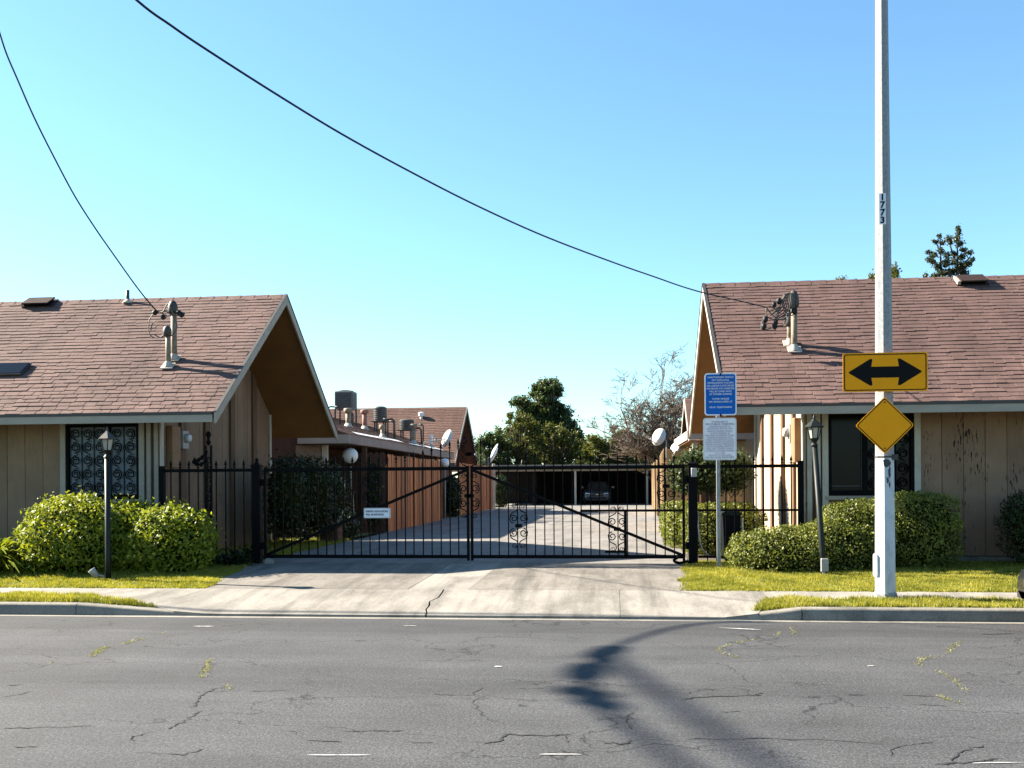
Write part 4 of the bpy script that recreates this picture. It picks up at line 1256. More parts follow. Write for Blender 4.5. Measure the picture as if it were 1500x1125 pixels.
# ================================================================ FENCES
def plank_fence(name, label, x0, y0, x1, y1, h, m, pw=.185, posts=True, cat='fence', side=1):
    L = math.hypot(x1 - x0, y1 - y0)
    t = thing(name, label, cat, ((x0 + x1) / 2, (y0 + y1) / 2, GZ))
    ang = math.atan2(y1 - y0, x1 - x0)
    ms = []
    for k in range(4):
        d = random.uniform(0, .025)
        z1 = h + random.uniform(-.03, .03)
        w = pw - .02
        ms.append(shared(MB().loft([[(-w / 2, -.01, 0), (w / 2, -.01, 0), (w / 2, .01, 0), (-w / 2, .01, 0)], [(-w / 2, -.01, z1 - .05), (w / 2, -.01, z1 - .05), (w / 2, .01, z1 - .05), (-w / 2, .01, z1 - .05)],
                                    [(-w / 2 + .035, -.01, z1), (w / 2 - .035, -.01, z1), (w / 2 - .035, .01, z1), (-w / 2 + .035, .01, z1)]]), 'plank', m))
    n = max(1, int(L / pw))
    for i in range(n):
        a = (i + .5) / n
        piece('plank', random.choice(ms), t, (lerp(x0, x1, a) + math.sin(ang) * random.uniform(-.012, .012), lerp(y0, y1, a) - math.cos(ang) * random.uniform(-.012, .012), GZ + random.uniform(-.01, .02)), (random.gauss(0, .003), random.gauss(0, .003), ang + random.gauss(0, .012)))
    nx, ny = -math.sin(ang) * .04 * side, math.cos(ang) * .04 * side
    for z in (.45, h - .35):
        part('rail', MB().obar((x0 + nx, y0 + ny, GZ + z), (x1 + nx, y1 + ny, GZ + z), .05, .09), m, t)
    return t
plank_fence('wood_fence', 'reddish wooden plank fence along the driveway, longer run nearest the gate', -6.46, 28.0, -6.50, 37.2, 2.25, M['redwood'])
plank_fence('wood_fence', 'reddish wooden plank fence along the driveway, run reaching the carport', -6.52, 41.6, -6.58, 53.6, 2.25, M['redwood'])
plank_fence('wood_fence', 'dark wooden fence panel crosswise between the globe lamp and the reddish fence', -8.35, 27.95, -6.5, 27.95, 2.3, M['darkwood'], .16)
plank_fence('wood_gate', 'dark wooden gate recessed between the two reddish fence runs', -6.9, 37.3, -6.9, 41.5, 2.1, M['darkwood'], .2, cat='gate')
part_post = single('fence_post', MB().bbox(-6.60, -6.44, 53.68, 53.84, .3, 2.75, .02), M['trim_white'], 'pale post ending the reddish fence at the carport', 'post')
plank_fence('wood_fence', 'sunlit golden wooden fence across the driveway from the reddish one', 1.38, 28.3, 1.62, 35.5, 2.3, M['cedar'], side=-1)
plank_fence('wood_fence', 'sunlit golden wooden fence run farther back beside the carport', 1.72, 40.5, 1.97, 53.0, 2.3, M['cedar'], side=-1)
plank_fence('wood_fence', 'tan wooden fence return behind the scrolls at the gate end', 1.44, 28.2, 3.2, 28.2, 2.3, M['cedar'], .2)
plank_fence('wood_fence', 'short golden fence panel between the sunlit gable and the shrub', 2.3, 24.2, 3.25, 24.2, 1.9, M['cedar'], .18)

# ================================================================ IRON GATE AND FENCE
GY = 17.3
ZT, ZB = 1.975, 0.43
GC = -2.52
GL, GR = -6.24, 1.20
def finial_z(x): return 2.20 + 0.32 * math.exp(-((x - GC) / .85) ** 2)
def picket(x, z0, ztop, y=GY):
    s_ = .0095
    mb = MB().box(x - s_, x + s_, y - s_, y + s_, z0, ztop - .1)
    z = ztop - .1
    mb.loft([[(x + a * r, y + b * r, z + q) for a, b in ((-1, -1), (1, -1), (1, 1), (-1, 1))] for q, r in ((-.045, .010), (-.03, .019), (-.015, .010), (0, .009), (.015, .021), (.10, .002))])
    return mb
half = scroll_mesh(.08, 1.5, .0125, 'scroll', M['iron'], 14)
def ornament(parent, x, zc, y=GY - .03, sides=(-1, 1), k=1.0):
    """wrought-iron ornament: pairs of scrolls above and below a collar"""
    for sx in sides:
        for sz in (-1, 1):
            piece('scroll', half, parent, (x + sx * .085 * k, y, zc + sz * .125 * k), (0, 0, 0), (sx * k, 1, sz * k))
            piece('scroll', half, parent, (x + sx * .075 * k, y, zc + sz * .345 * k), (0, 0, 0), (sx * .55 * k, 1, -sz * .55 * k))
            P = [(x + sx * .15 * k, y, zc + sz * .16 * k), (x + sx * .12 * k, y, zc + sz * .22 * k), (x + sx * .03 * k, y, zc + sz * .27 * k), (x + sx * .02 * k, y, zc + sz * .34 * k), (x + sx * .06 * k, y, zc + sz * .39 * k)]
            part('scroll_stem', MB().tube(catmull(P, 3), .012, 4), M['iron'], parent)
    part('collar', MB().box(x - .06 * k, x + .06 * k, y - .02, y + .02, zc - .03, zc + .03), M['iron'], parent)
def gate_leaf(label, x0, x1, hinge):
    t = thing('gate_leaf', label, 'gate', (x0 if hinge < 0 else x1, GY, .32), 'pair of driveway gate leaves')
    part('top_rail', MB().box(x0, x1, GY - .024, GY + .024, ZT - .03, ZT + .03), M['iron'], t)
    part('bottom_rail', MB().box(x0, x1, GY - .024, GY + .024, ZB - .03, ZB + .03), M['iron'], t)
    for xa in ((x0, x0 + .044), (x1 - .044, x1)):
        part('stile', MB().box(xa[0], xa[1], GY - .026, GY + .026, ZB - .07, 2.02), M['iron'], t)
    n = round((x1 - x0) / .163)
    for i in range(1, n):
        x = lerp(x0 + .027, x1 - .027, i / n) + random.gauss(0, .003)
        part('picket', picket(x, ZB - .02, finial_z(x)), M['iron'], t)
    a = (GC + (-.05 if hinge < 0 else .05), GY - .035, ZT - .03)
    b = (x0 + .05 if hinge < 0 else x1 - .05, GY - .035, ZB + .03)
    part('brace', MB().obar(a, b, .02, .05), M['iron'], t)
    return t
g1 = gate_leaf('black iron gate leaf carrying the small white notice', GL, GC - .012, -1)
g2 = gate_leaf('black iron gate leaf with scrolled ornaments and a low mid rail', GC + .012, GR, 1)
gx = lambda px: at(px, 760, GY).x
gz = lambda py, px=760: at(px, py, GY).z
ornament(g1, gx(686), gz(726), sides=(-1,))
ornament(g2, gx(690), gz(726), sides=(1,))
ornament(g1, gx(686), gz(688) + .28, sides=(-1,), k=.8)
ornament(g2, gx(690), gz(688) + .28, sides=(1,), k=.8)
ornament(g2, gx(760), gz(770))
ornament(g2, gx(904), gz(775, 904))
ornament(g2, gx(976), gz(712, 976))
ornament(g1, gx(547), gz(716, 547), k=1.1)
za = gz(748, 900)
part('mid_rail', MB().box(gx(850), GR, GY - .022, GY + .022, za - .02, za + .02), M['iron'], g2)
part('mid_stile', MB().box(gx(916) - .025, gx(916) + .025, GY - .024, GY + .024, ZB, za), M['iron'], g2)
zl = gz(808, 900)
part('latch', MB().box(gx(886), gx(914), GY - .05, GY - .03, zl - .02, zl + .02), M['iron'], g2)
for xh, gl in ((GL, g1), (GR, g2)):
    for z in (.62, 1.75):
        part('hinge', MB().lathe([(.03, -.06), (.03, .06)], (xh + (-.035 if xh < 0 else .035), GY - .01, z), 8), M['iron'], gl)
# posts
def square_post(label, x, w, ztop, cat='post', name='gate_post', capped=True, y=GY):
    t = thing(name, label, cat, (x, y, .31))
    part('shaft', MB().box(x - w, x + w, y - w, y + w, .2, ztop), M['iron'], t)
    if capped: part('cap', MB().loft([[(x + a * r, y + b * r, ztop + q) for a, b in ((-1, -1), (1, -1), (1, 1), (-1, 1))] for q, r in ((.002, w + .015), (.03, w + .015), (.055, w * .5), (.10, .02), (.14, .025), (.16, .004))]), M['iron'], t)
    return t
pL = square_post('black iron gate post beside the shaded planting bed', -6.37, .075, 2.03)
part('rocks', MB().lathe([(.12, -.05), (.10, .05), (.04, .09)], (-6.15, GY - .05, .31), 7), M['kerb'], pL)
pR = square_post('black iron gate post with a pale box near its top', 1.335, .075, 2.0)
part('keypad', MB().bbox(1.30, 1.40, GY - .12, GY - .077, 1.80, 1.95, .01), M['meter'], pR)
part('cable_loop', MB().tube(catmull([(1.42, GY - .03, 1.2), (1.42, GY - .08, .9), (1.47, GY - .08, .6), (1.6, GY - .05, .45)], 4), .012, 5), M['meter'], pR, True)
part('foot_chain', MB().tube(catmull([(1.15, GY - .1, .47), (1.0, GY - .12, .38), (1.1, GY - .1, .33), (1.22, GY - .12, .36), (1.3, GY - .1, .33)], 4), .025, 6), M['iron'], pR, True)

def iron_fence(label, x0, x1, posts, low=False):
    t = thing('iron_fence', label, 'fence', ((x0 + x1) / 2, GY, .3))
    part('top_rail', MB().box(x0, x1, GY - .022, GY + .022, ZT - .028, ZT + .028), M['iron'], t)
    part('bottom_rail', MB().box(x0, x1, GY - .022, GY + .022, ZB - .02, ZB + .02), M['iron'], t)
    if low: part('mid_rail', MB().box(x0, x1, GY - .02, GY + .02, za - .018, za + .018), M['iron'], t)
    n = round((x1 - x0) / .163)
    for i in range(1, n):
        part('picket', picket(lerp(x0, x1, i / n) + random.gauss(0, .003), .36, 2.16), M['iron'], t)
    for x in posts:
        part('post', MB().box(x - .045, x + .045, GY - .045, GY + .045, .2, 2.06), M['iron'], t)
    return t
iron_fence('black iron picket fence from the gate post to the shaded house', -8.14, -6.45, (-8.14,))
iron_fence('black iron picket fence from the pale-boxed gate post to the sunlit gable', 1.42, 3.14, (3.14,), True)
# ornate standing ironwork on the fence by the shaded gable
ox = at(306, 750, GY - .14).x
t = thing('trellis_post', 'slim ornate iron column with leafy scrollwork before the shaded gable', 'column', (ox, GY - .14, .3))
zt = at(306, 632, GY - .14).z
for sx in (-.05, .05):
    part('upright', MB().box(ox + sx - .016, ox + sx + .016, GY - .156, GY - .124, .25, zt - .25), M['iron'], t)
for i in range(11):
    piece('scroll', half, t, (ox, GY - .14, .45 + i * .17), (0, 0, 0), (.7 * (1 if i % 2 else -1), 2.2, 1.0))
part('finial', MB().lathe([(.012, -.25), (.05, -.2), (.02, -.13), (.045, -.08), (.055, -.04), (.02, 0)], (ox, GY - .14, zt), 8), M['iron'], t, True)
brk = MB()
P = catmull([(ox - .02, GY - .14, 2.32), (ox - .10, GY - .14, 2.22), (ox - .18, GY - .14, 2.16), (ox - .27, GY - .14, 2.15), (ox - .25, GY - .14, 2.10), (ox - .14, GY - .14, 2.08), (ox - .03, GY - .14, 2.16)], 4)
brk.tube(P, .02, 5)
for q in P[2::3]: brk.lathe([(.005, -.04), (.035, -.01), (.03, .02), (.005, .05)], q, 5)
part('leaf_bracket', brk, M['iron'], t, True)

# ================================================================ SIGNS
def rounded(w, h, r, n=4):
    pts = []
    for cx_, cy2, a0 in ((w / 2 - r, h / 2 - r, 0), (-w / 2 + r, h / 2 - r, 90), (-w / 2 + r, -h / 2 + r, 180), (w / 2 - r, -h / 2 + r, 270)):
        for k in range(n + 1):
            a = R(a0 + 90 * k / n)
            pts.append((cx_ + r * math.cos(a), cy2 + r * math.sin(a)))
    return pts
def plate(c, w, h, r, y0, y1, rot=0.0, yaw=0.0):
    ca, sa = math.cos(rot), math.sin(rot)
    cw, sw = math.cos(yaw), math.sin(yaw)
    P = [(a * ca - b * sa, a * sa + b * ca) for a, b in rounded(w, h, r)]
    return MB().loft([[(c[0] + a * cw - y * -sw * 0 - (y) * sw, c[1] + a * sw + y * cw, c[2] + b) for a, b in P] for y in (y0, y1)])
def sheet_poly(c, poly, y0, y1, yaw=0.0):
    cw, sw = math.cos(yaw), math.sin(yaw)
    return MB().loft([[(c[0] + a * cw - y * sw, c[1] + a * sw + y * cw, c[2] + b) for a, b in poly] for y in (y0, y1)])

# --- street pole
PX = at(1297, 873, 13.42)
pb = Vector((PX.x, 13.42, .17))
dist_ = (pb - O).dot(fwd)
pole = thing('street_pole', 'tall galvanised street pole with two orange signs', 'pole', pb)
def oct_ring(z, r, rot=R(28)):
    return [(pb.x + r * math.cos(rot + k * math.pi / 4), pb.y + r * math.sin(rot + k * math.pi / 4), z) for k in range(8)]
def pr(z): return lerp(.127, .068, (z - .17) / 9.3)
part('shaft', MB().loft([oct_ring(z, pr(z)) for z in (.12, 2.0, 4.0, 6.0, 8.0, 9.47)]), M['galv'], pole)
part('base_collar', MB().loft([oct_ring(z, r) for z, r in ((.12, .145), (.25, .143), (.265, .13))]), M['galv_plain'], pole)
part('top_cap', MB().loft([oct_ring(z, r) for z, r in ((9.472, .075), (9.53, .072), (9.56, .03))]), M['galv_plain'], pole)
hh = at(1281, 828, 13.4)
part('hand_hole_cover', plate((pb.x - .118, pb.y - .02, hh.z), .10, .30, .03, -.018, .0, 0, R(-75)), M['signgrey'], pole)
zb_ = at(1297, 669, 13.3).z
# scraped-off sticker residue on the shaded face below the strap
def on_pole(a, z): 
    r = pr(z) * .927 + .0015
    return (pb.x + r * math.cos(a), pb.y + r * math.sin(a), z)
fa = R(28 + 225 + 22.5)
for i, (u0, v0, su, sv) in enumerate(((.0, -.075, .055, .055), (.035, -.20, .018, .09), (.012, -.31, .016, .04), (.036, -.36, .012, .04), (.0, -.28, .008, .02))):
    rr_ = random.Random(i)
    nn_ = Vector((math.cos(fa), math.sin(fa), 0)); tt_ = Vector((-nn_.y, nn_.x, 0))
    z = zb_ + v0
    cc_ = Vector((pb.x, pb.y, z)) + nn_ * (pr(z) * .924 + .001)
    ring_ = [cc_ + tt_ * (u0 - .012 + su * math.cos(k * .5236) * rr_.uniform(.6, 1.1)) + Vector((0, 0, sv * math.sin(k * .5236) * rr_.uniform(.6, 1.2))) for k in range(12)]
    part('sticker_residue', MB().prism(ring_, nn_ * .0025), M['ac_dark'], pole)
part('strap', MB().loft([oct_ring(z, pr(z) + .006) for z in (zb_ - .012, zb_ + .012)]), M['pipe_dark'], pole)
part('strap_clamp', MB().box(pb.x + .07, pb.x + .15, pb.y - .09, pb.y - .03, zb_ - .04, zb_ + .03), M['pipe_dark'], pole)
np_c = at(1292.5, 306, 13.42 - .1)
yw_ = R(-12)
npt = part('number_plate', sheet_poly((np_c.x, pb.y - pr(np_c.z) - .004, np_c.z), rounded(.085, .40, .004), -.006, .002, R(-4)), M['sign_white'], pole)
for i, ch in enumerate('1773'):
    text_part(ch, .115, M['sign_black'], npt, (np_c.x, pb.y - pr(np_c.z) - .012, np_c.z + .148 - i * .0985), right=(math.cos(R(-4)), math.sin(R(-4)), 0), bold=.004, name='numeral')

# --- double arrow sign
sc_ = at(1296.5, 545, 13.24)
sw_, sh_ = at(1358.5, 545, 13.24).x - at(1234, 545, 13.24).x, at(1296, 516.5, 13.24).z - at(1296, 573.5, 13.24).z
t = thing('arrow_sign', 'orange rectangular sign with a black double-headed arrow', 'sign', (sc_.x, sc_.y, sc_.z - sh_ / 2))
part('plate', plate(sc_, sw_, sh_, .025, 0, .004), M['sign_orange'], t)
iw, ih = sw_ - .03, sh_ - .03
outer, inner = rounded(iw, ih, .03, 5), rounded(iw - .026, ih - .026, .02, 5)
bd = MB()
k = len(outer)
bd.v = [(sc_.x + a, sc_.y - .0012, sc_.z + b) for a, b in outer] + [(sc_.x + a, sc_.y - .0012, sc_.z + b) for a, b in inner]
bd.f = [(i, (i + 1) % k, k + (i + 1) % k, k + i) for i in range(k)]
part('border', bd, M['sign_black'], t)
kx, kz = sw_ / 124.0, sh_ / 58.0
half_arrow = [(53.5, 0), (52.5, 1.2), (22.5, 19.6), (19.6, 20.2), (18.6, 18.5), (20.2, 8.3), (0, 8.3)]
poly = [(a * kx, b * kz) for a, b in half_arrow] + [(-a * kx, b * kz) for a, b in half_arrow[::-1]] 
poly = [p for p in poly]
poly2 = poly + [(a, -b) for a, b in poly[::-1][1:-1]]
poly2 = [p for i, p in enumerate(poly2) if i == 0 or (abs(p[0] - poly2[i - 1][0]) + abs(p[1] - poly2[i - 1][1])) > 1e-6]
part('double_arrow', sheet_poly(sc_, poly2, -.0022, -.0012), M['sign_black'], t)
part('bracket', MB().box(pb.x - .05, pb.x + .05, sc_.y + .005, pb.y - pr(sc_.z) + .01, sc_.z - .2, sc_.z + .2), M['galv_plain'], t)
# --- blank diamond sign
dc = at(1296, 623, 13.26)
dw = (at(1338.5, 623, 13.26).x - at(1254, 623, 13.26).x) / math.sqrt(2) + .012
t = thing('diamond_sign', 'blank orange diamond sign below the arrow sign', 'sign', (dc.x, dc.y, dc.z - dw * .7))
part('plate', plate(dc, dw, dw, .03, 0, .004, R(45)), M['sign_orange'], t)
ca = math.cos(R(45))
rot = lambda P: [((a - b) * ca, (a + b) * ca) for a, b in P]
outer, inner = rot(rounded(dw - .024, dw - .024, .028, 5)), rot(rounded(dw - .046, dw - .046, .02, 5))
bd = MB(); k = len(outer)
bd.v = [(dc.x + a, dc.y - .0012, dc.z + b) for a, b in outer] + [(dc.x + a, dc.y - .0012, dc.z + b) for a, b in inner]
bd.f = [(i, (i + 1) % k, k + (i + 1) % k, k + i) for i in range(k)]
part('border', bd, M['sign_black'], t)
for dz in (dw * .57, -dw * .57):
    part('bolt', MB().loft([[(dc.x + .011 * math.cos(i * math.pi / 3), dc.y + q, dc.z + dz + .011 * math.sin(i * math.pi / 3)) for i in range(6)] for q in (-.009, -.0008)]), M['pipe_dark'], t)
part('bracket', MB().box(pb.x - .05, pb.x + .05, dc.y + .005, pb.y - pr(dc.z) + .01, dc.z - .2, dc.z + .2), M['galv_plain'], t)

# --- sign post with blue and white notices
SPY = 16.75
b = at(1053, 830, SPY)
tpz = at(1053, 546, SPY).z
spost = single('sign_post', MB().box(b.x - .03, b.x + .03, SPY - .025, SPY + .025, .2, tpz), M['galv_plain'], 'thin galvanised post carrying the blue and white notices', 'post')
for label, name, pc, w_px, h_px, mm in (('blue towing notice on the thin post above the white one', 'blue_sign', (1055.5, 577.5), 47, 63, 'sign_blue'), ('white parking warning notice on the thin post below the blue one', 'white_sign', (1054.5, 643), 49, 63, 'sign_white')):
    c = at(pc[0], pc[1], SPY - .045)
    u = at(pc[0] + 1, pc[1], SPY - .045).x - c.x
    w, h = w_px * u, h_px * u
    t = thing(name, label, 'sign', (c.x, c.y, c.z - h / 2))
    part('plate', plate(c, w, h, .045, 0, .004), M['sign_white'] if mm == 'sign_blue' else M['signgrey'], t)
    part('face', sheet_poly(c, rounded(w - .04, h - .04, .035, 5), -.0012, -.0002), M[mm], t)
    part('bracket', MB().box(c.x - .04, c.x + .04, c.y + .005, c.y + .019, c.z - h * .4, c.z - h * .3), M['galv_plain'], t)
    if mm == 'sign_blue':
        lines = [('UNAUTHORIZED VEHICLES', 26), ('NOT DISPLAYING', 21.5), ('DISTINGUISHING PLACARDS', 17.4), ('OR LICENSE PLATES ISSUED', 13), ('FOR PERSONS WITH DISABILITIES', 8.6), ('WILL BE TOWED AWAY', 4.2), ("AT OWNER'S EXPENSE", 0), ('TOWED VEHICLES', -7.2), ('MAY BE RECLAIMED AT', -11.6), ('OR BY TELEPHONING', -20)]
        for s_, dz in lines:
            wmax = {21: 38, 14: 25, 23: 38, 24: 40, 29: 40, 18: 33, 17: 33, 19: 34}.get(len(s_), 28)
            text_part(s_, 3.6 * u, M['sign_white'], t, (c.x, c.y - .0028, c.z + dz * u * .97), fit=wmax * u, bold=.0004)
        for dz in (30.3, -30.3):
            part('bolt', MB().box(c.x - .012, c.x + .012, c.y - .012, c.y - .001, c.z + dz * u - .03, c.z + dz * u + .012), M['iron'], t)
    else:
        lines = [('WARNING', 25.5, 24, 3.8), ('NO PUBLIC PARKING', 22, 42, 3.5), ('PARKING ALLOWED IN', 18.4, 31, 3), ('DESIGNATED SPACES ONLY', 15.3, 39, 3), ('VEHICLES STOPPED, PARKED', 11.5, 37, 3), ('OR LEFT STANDING IN', 8.2, 29, 3), ('FIRE LANES, NO PARKING ZONES,', 5, 42, 3), ('DRIVEWAYS, MARKED STALLS', 1.6, 37, 3),
                 ('PUBLIC WALKWAYS OR ALLEYS,', -1.6, 41, 3), ('PARKED IN FRONT OF GARAGES,', -4.9, 42, 3), ('PARKED WITHOUT PERMISSION', -8.2, 42, 3), ('OR NOT IN RUNNING CONDITION', -11.4, 40, 3), ('WILL BE TOWED AWAY', -14.5, 40, 3), ("AT VEHICLE OWNER'S EXPENSE", -17.8, 42, 3), ('C.V.C. 22658', -21.3, 14, 2.8), ('PHONE TO RECLAIM', -24.5, 33, 2.8), ('OR CALL LOCAL POLICE DEPT.', -27.6, 42, 2.8)]
        for i, (s_, dz, wmax, sz) in enumerate(lines):
            text_part(s_, sz * u * 1.18, M['ink'] if i not in (1, 16) else M['ink_blue'], t, (c.x, c.y - .0028, c.z + dz * u), fit=wmax * u, bold=.0)
# --- notice wired to the gate
c = at(552.5, 751.5, GY - .055)
u = at(553.5, 751.5, GY - .055).x - c.x
w, h = 39 * u, 14.5 * u
t = thing('gate_notice', 'small white parking notice wired to the iron gate', 'sign', (c.x, c.y, c.z - h / 2))
part('plate', plate(c, w, h, .012, 0, .006), M['signgrey'], t)
part('face', sheet_poly((c.x - .5 * u, c.y, c.z), rounded(w - 3.6 * u, h - 3.6 * u, .006), -.0012, -.0002), M['sign_white'], t)
text_part('PARKING REGULATIONS', 3.9 * u, M['ink_blue'], t, (c.x - w / 2 + 2.6 * u, c.y - .0026, c.z + 2.3 * u), align='LEFT', fit=32.5 * u, bold=.0015)
text_part('WILL BE ENFORCED', 3.9 * u, M['ink_blue'], t, (c.x - w / 2 + 2.6 * u, c.y - .0026, c.z - 2.3 * u), align='LEFT', fit=27 * u, bold=.0015)
for sx in (-.42, .42): part('tie', MB().tube([(c.x + sx * w, c.y - .003, c.z + h * .42), (c.x + sx * w, c.y + .05, c.z + h * .42)], .006, 5), M['iron'], t)

# ================================================================ LAMPS
def lantern_post(label, px, pyb, pyt, Y, lean=0.0, spot=False, box=False):
    b = at(px, pyb, Y)
    b.z = G(b.x, Y)
    zt = at(px, pyt, Y).z
    t = thing('garden_lamp', label, 'lamp post', b, 'garden lamp posts')
    H = zt - b.z
    sh = lambda z: Vector((b.x + lean * (z / H), Y, b.z + z))
    lh = .40
    r = .045
    part('post', MB().tube([sh(-.1), sh(.4), sh(H - lh - .1)], [r, r, r * .95], 10), M['pole_dark'], t, True)
    c = sh(H - lh)
    n = MB().lathe([(.045, -.10), (.06, -.08), (.035, -.04), (.05, 0), (.075, .015), (.08, .03)], c, 8)
    part('collar', n, M['pole_dark'], t, 'auto')
    gl = MB().lathe([(.065, .03), (.10, .20)], c, 6)
    lamp = part('lantern', gl, M['lampglass'], t)
    bars = MB()
    for k in range(6):
        a = math.pi / 3 * k
        bars.tube([(c.x + .068 * math.cos(a), c.y + .068 * math.sin(a), c.z + .03), (c.x + .105 * math.cos(a), c.y + .105 * math.sin(a), c.z + .20)], .009, 4)
    part('lantern_bars', bars, M['pole_dark'], lamp)
    part('lamp_roof', MB().lathe([(.145, .195), (.15, .21), (.07, .285), (.05, .30), (.02, .335), (.022, .35), (.008, .40)], c, 6), M['pole_dark'] if not spot else M['pipe_dark'], lamp)
    if spot:
        q = sh(.06)
        s_ = MB().tube([q, q + Vector((-.12, -.06, .02)), q + Vector((-.17, -.08, .06))], .016, 6)
        s_.tube([q + Vector((-.14, -.08, .0)), q + Vector((-.20, -.10, .09)), q + Vector((-.22, -.11, .12))], [.045, .055, .06], 10)
        part('spotlight', s_, M['meter'], t, True)
    if box:
        q = sh(.12)
        part('outlet_box', MB().bbox(q.x - .055, q.x + .06, Y - .10, Y - .05, q.z - .06, q.z + .14, .01), M['meter'], t)
        part('outlet_conduit', MB().box(q.x - .03, q.x + .01, Y - .09, Y - .06, b.z - .05, q.z - .062), M['meter'], t)
    return t
lantern_post('dark lantern post with a small spotlight standing before the big round bush', 158.5, 848, 625, 14.97, 0, True)
lantern_post('dark leaning lantern post with a grey box at its foot before the clipped hedge', 1207, 840, 607, 15.9, -.16, False, True)

def globe_lamp(label, px, pyb, pyg, d_px, Y, lean=0.0):
    b = at(px, pyb, Y); b.z = G(b.x, Y)
    g_ = at(px + lean, pyg, Y)
    u = at(px + 1, pyg, Y).x - at(px, pyg, Y).x
    r = d_px * u / 2
    t = thing('globe_lamp', label, 'lamp post', b, 'white globe lamps along the driveway')
    part('pole', MB().tube([b + Vector((0, 0, -.1)), g_ - Vector((0, 0, r * .8))], .028, 8), M['trim'], t, True)
    prof = [(max(.002, r * math.sin(math.pi * i / 14)), -r * math.cos(math.pi * i / 14)) for i in range(15)]
    part('globe', MB().lathe(prof, g_, 24), M['globe'], t, True)
    part('fitter', MB().lathe([(.05, -r - .08), (.075, -r - .02), (.07, -r * .85)], g_, 10), M['pole_dark'], t)
    return t
globe_lamp('white globe lamp on a leaning pole before the dark fence panel', 520, 786, 667.5, 22.5, 26.4, -7)
globe_lamp('smaller white globe lamp farther down the reddish fence', 652, 752, 678, 13, 37.6)

# satellite dishes
def dish(label, px, py, w, h, Y, face, base):
    c = at(px, py, Y)
    u = at(px + 1, py, Y).x - c.x
    t = thing('satellite_dish', label, 'satellite dish', base)
    f = Vector(face).normalized()
    s1 = f.cross(Vector((0, 0, 1))).normalized()
    s2 = s1.cross(f)
    rad = h * u / 2
    rings = []
    for k, d in ((1.0, .0), (1.0, -.015), (.8, -.06), (.45, -.10), (.1, -.115)):
        rings.append([c + f * (d * rad * 2.2) + (s1 * math.cos(a) * .92 + s2 * math.sin(a)) * (rad * k) for a in [2 * math.pi * i / 20 for i in range(20)]])
    front = []
    for k, d in ((.985, .004), (.8, -.04), (.45, -.08), (.1, -.095)):
        front.append([c + f * (d * rad * 2.2) + (s1 * math.cos(a) * .92 + s2 * math.sin(a)) * (rad * k) for a in [2 * math.pi * i / 20 for i in range(20)]])
    part('reflector', MB().loft(rings).loft(front), M['white'], t, True)
    back = c - f * (.1 * rad * 2.2)
    arm = MB().tube([c - s2 * rad * .95, c - s2 * rad * .7 + f * rad * 1.3], .018, 5)
    part('feed_arm', arm, M['meter'], t)
    part('feed_horn', MB().tube([c - s2 * rad * .7 + f * rad * 1.2, c - s2 * rad * .55 + f * rad * 1.25], .05, 7), M['meter'], t)
    part('mast', MB().tube([Vector(base), Vector((base[0], base[1], back.z - .1)), back], .025, 6), M['meter'], t)
    return t
dish('white satellite dish on the low rear roof above the recessed gate', 654.5, 642, 15, 27, 36.0, (-.72, -.62, .34), (-6.95, 36.1, 3.0))
dish('white satellite dish seen edge-on at the far end of the reddish fence', 721, 666, 7, 36, 44.0, (-.84, -.27, .46), (at(716, 680, 44).x - .05, 44.0, 2.5))
dish('white oval satellite dish in front of the bare tree', 965, 640, 17, 27, 34.0, (-.62, -.72, .30), (at(972, 660, 34).x + .1, 34.1, 2.2))
dish('large white satellite dish low beside the sunlit gable roof', 992, 659, 24, 25, 29.5, (-.45, -.85, .25), (at(998, 680, 29.6).x, 29.7, 2.2))

# bin between the post and hedge
a, b = at(1059, 801, 17.9), at(1085, 749, 17.9)
t = thing('wheelie_bin', 'black plastic bin behind the thin sign post', 'bin', ((a.x + b.x) / 2, 18.1, .31))
bx0, bx1 = a.x, b.x
part('body', MB().loft([[(x, y, z) for x, y in ((bx0 + q, 17.9 + q), (bx1 - q, 17.9 + q), (bx1 - q, 18.4 - q), (bx0 + q, 18.4 - q))] for z, q in ((.33, .03), (.8, .012), (b.z - .07, 0))]), M['bin'], t)
part('lid', MB().loft([[(x, y, z) for x, y in ((bx0 - q, 17.88), (bx1 + q, 17.88), (bx1 + q, 18.42), (bx0 - q, 18.42))] for z, q in ((b.z - .068, .02), (b.z - .03, .02), (b.z, -.04))]), M['pole_dark'], t)
part('handle', MB().tube([(bx1 + .03, 17.95, .45), (bx1 + .035, 17.93, b.z - .12)], .015, 6), M['signgrey'], t)
for x in (bx0 + .04, bx1 - .04): part('wheel', MB().loft([[(x + q, 18.42 + .07 * math.cos(i * math.pi / 5), .38 + .07 * math.sin(i * math.pi / 5)) for i in range(10)] for q in (-.02, .02)]), M['rubber'], t)
# pale drum and standpipe behind the gate
c = at(485, 752, 23.5)
t = thing('water_tank', 'pale round tank half hidden by the dark shrub behind the gate', 'tank', (c.x, 23.5, .32))
part('tank', MB().lathe([(.22, 0), (.25, .06), (.25, .75), (.2, .86), (.08, .9)], (c.x, 23.5, .75), 18), M['meter'], t, True)
part('stand', MB().box(c.x - .22, c.x + .22, 23.3, 23.7, .3, .75), M['darkwood'], t)
a, b = at(501, 775, 24.2), at(501, 700, 24.2)
t = single('standpipe', MB().tube([(a.x, 24.2, .3), (a.x, 24.2, b.z)], .03, 8).tube([(a.x + .07, 24.2, b.z - .35), (a.x + .07, 24.2, b.z - .05)], .022, 6), M['white'], 'white standpipe beside the globe lamp pole', 'pipe', True)

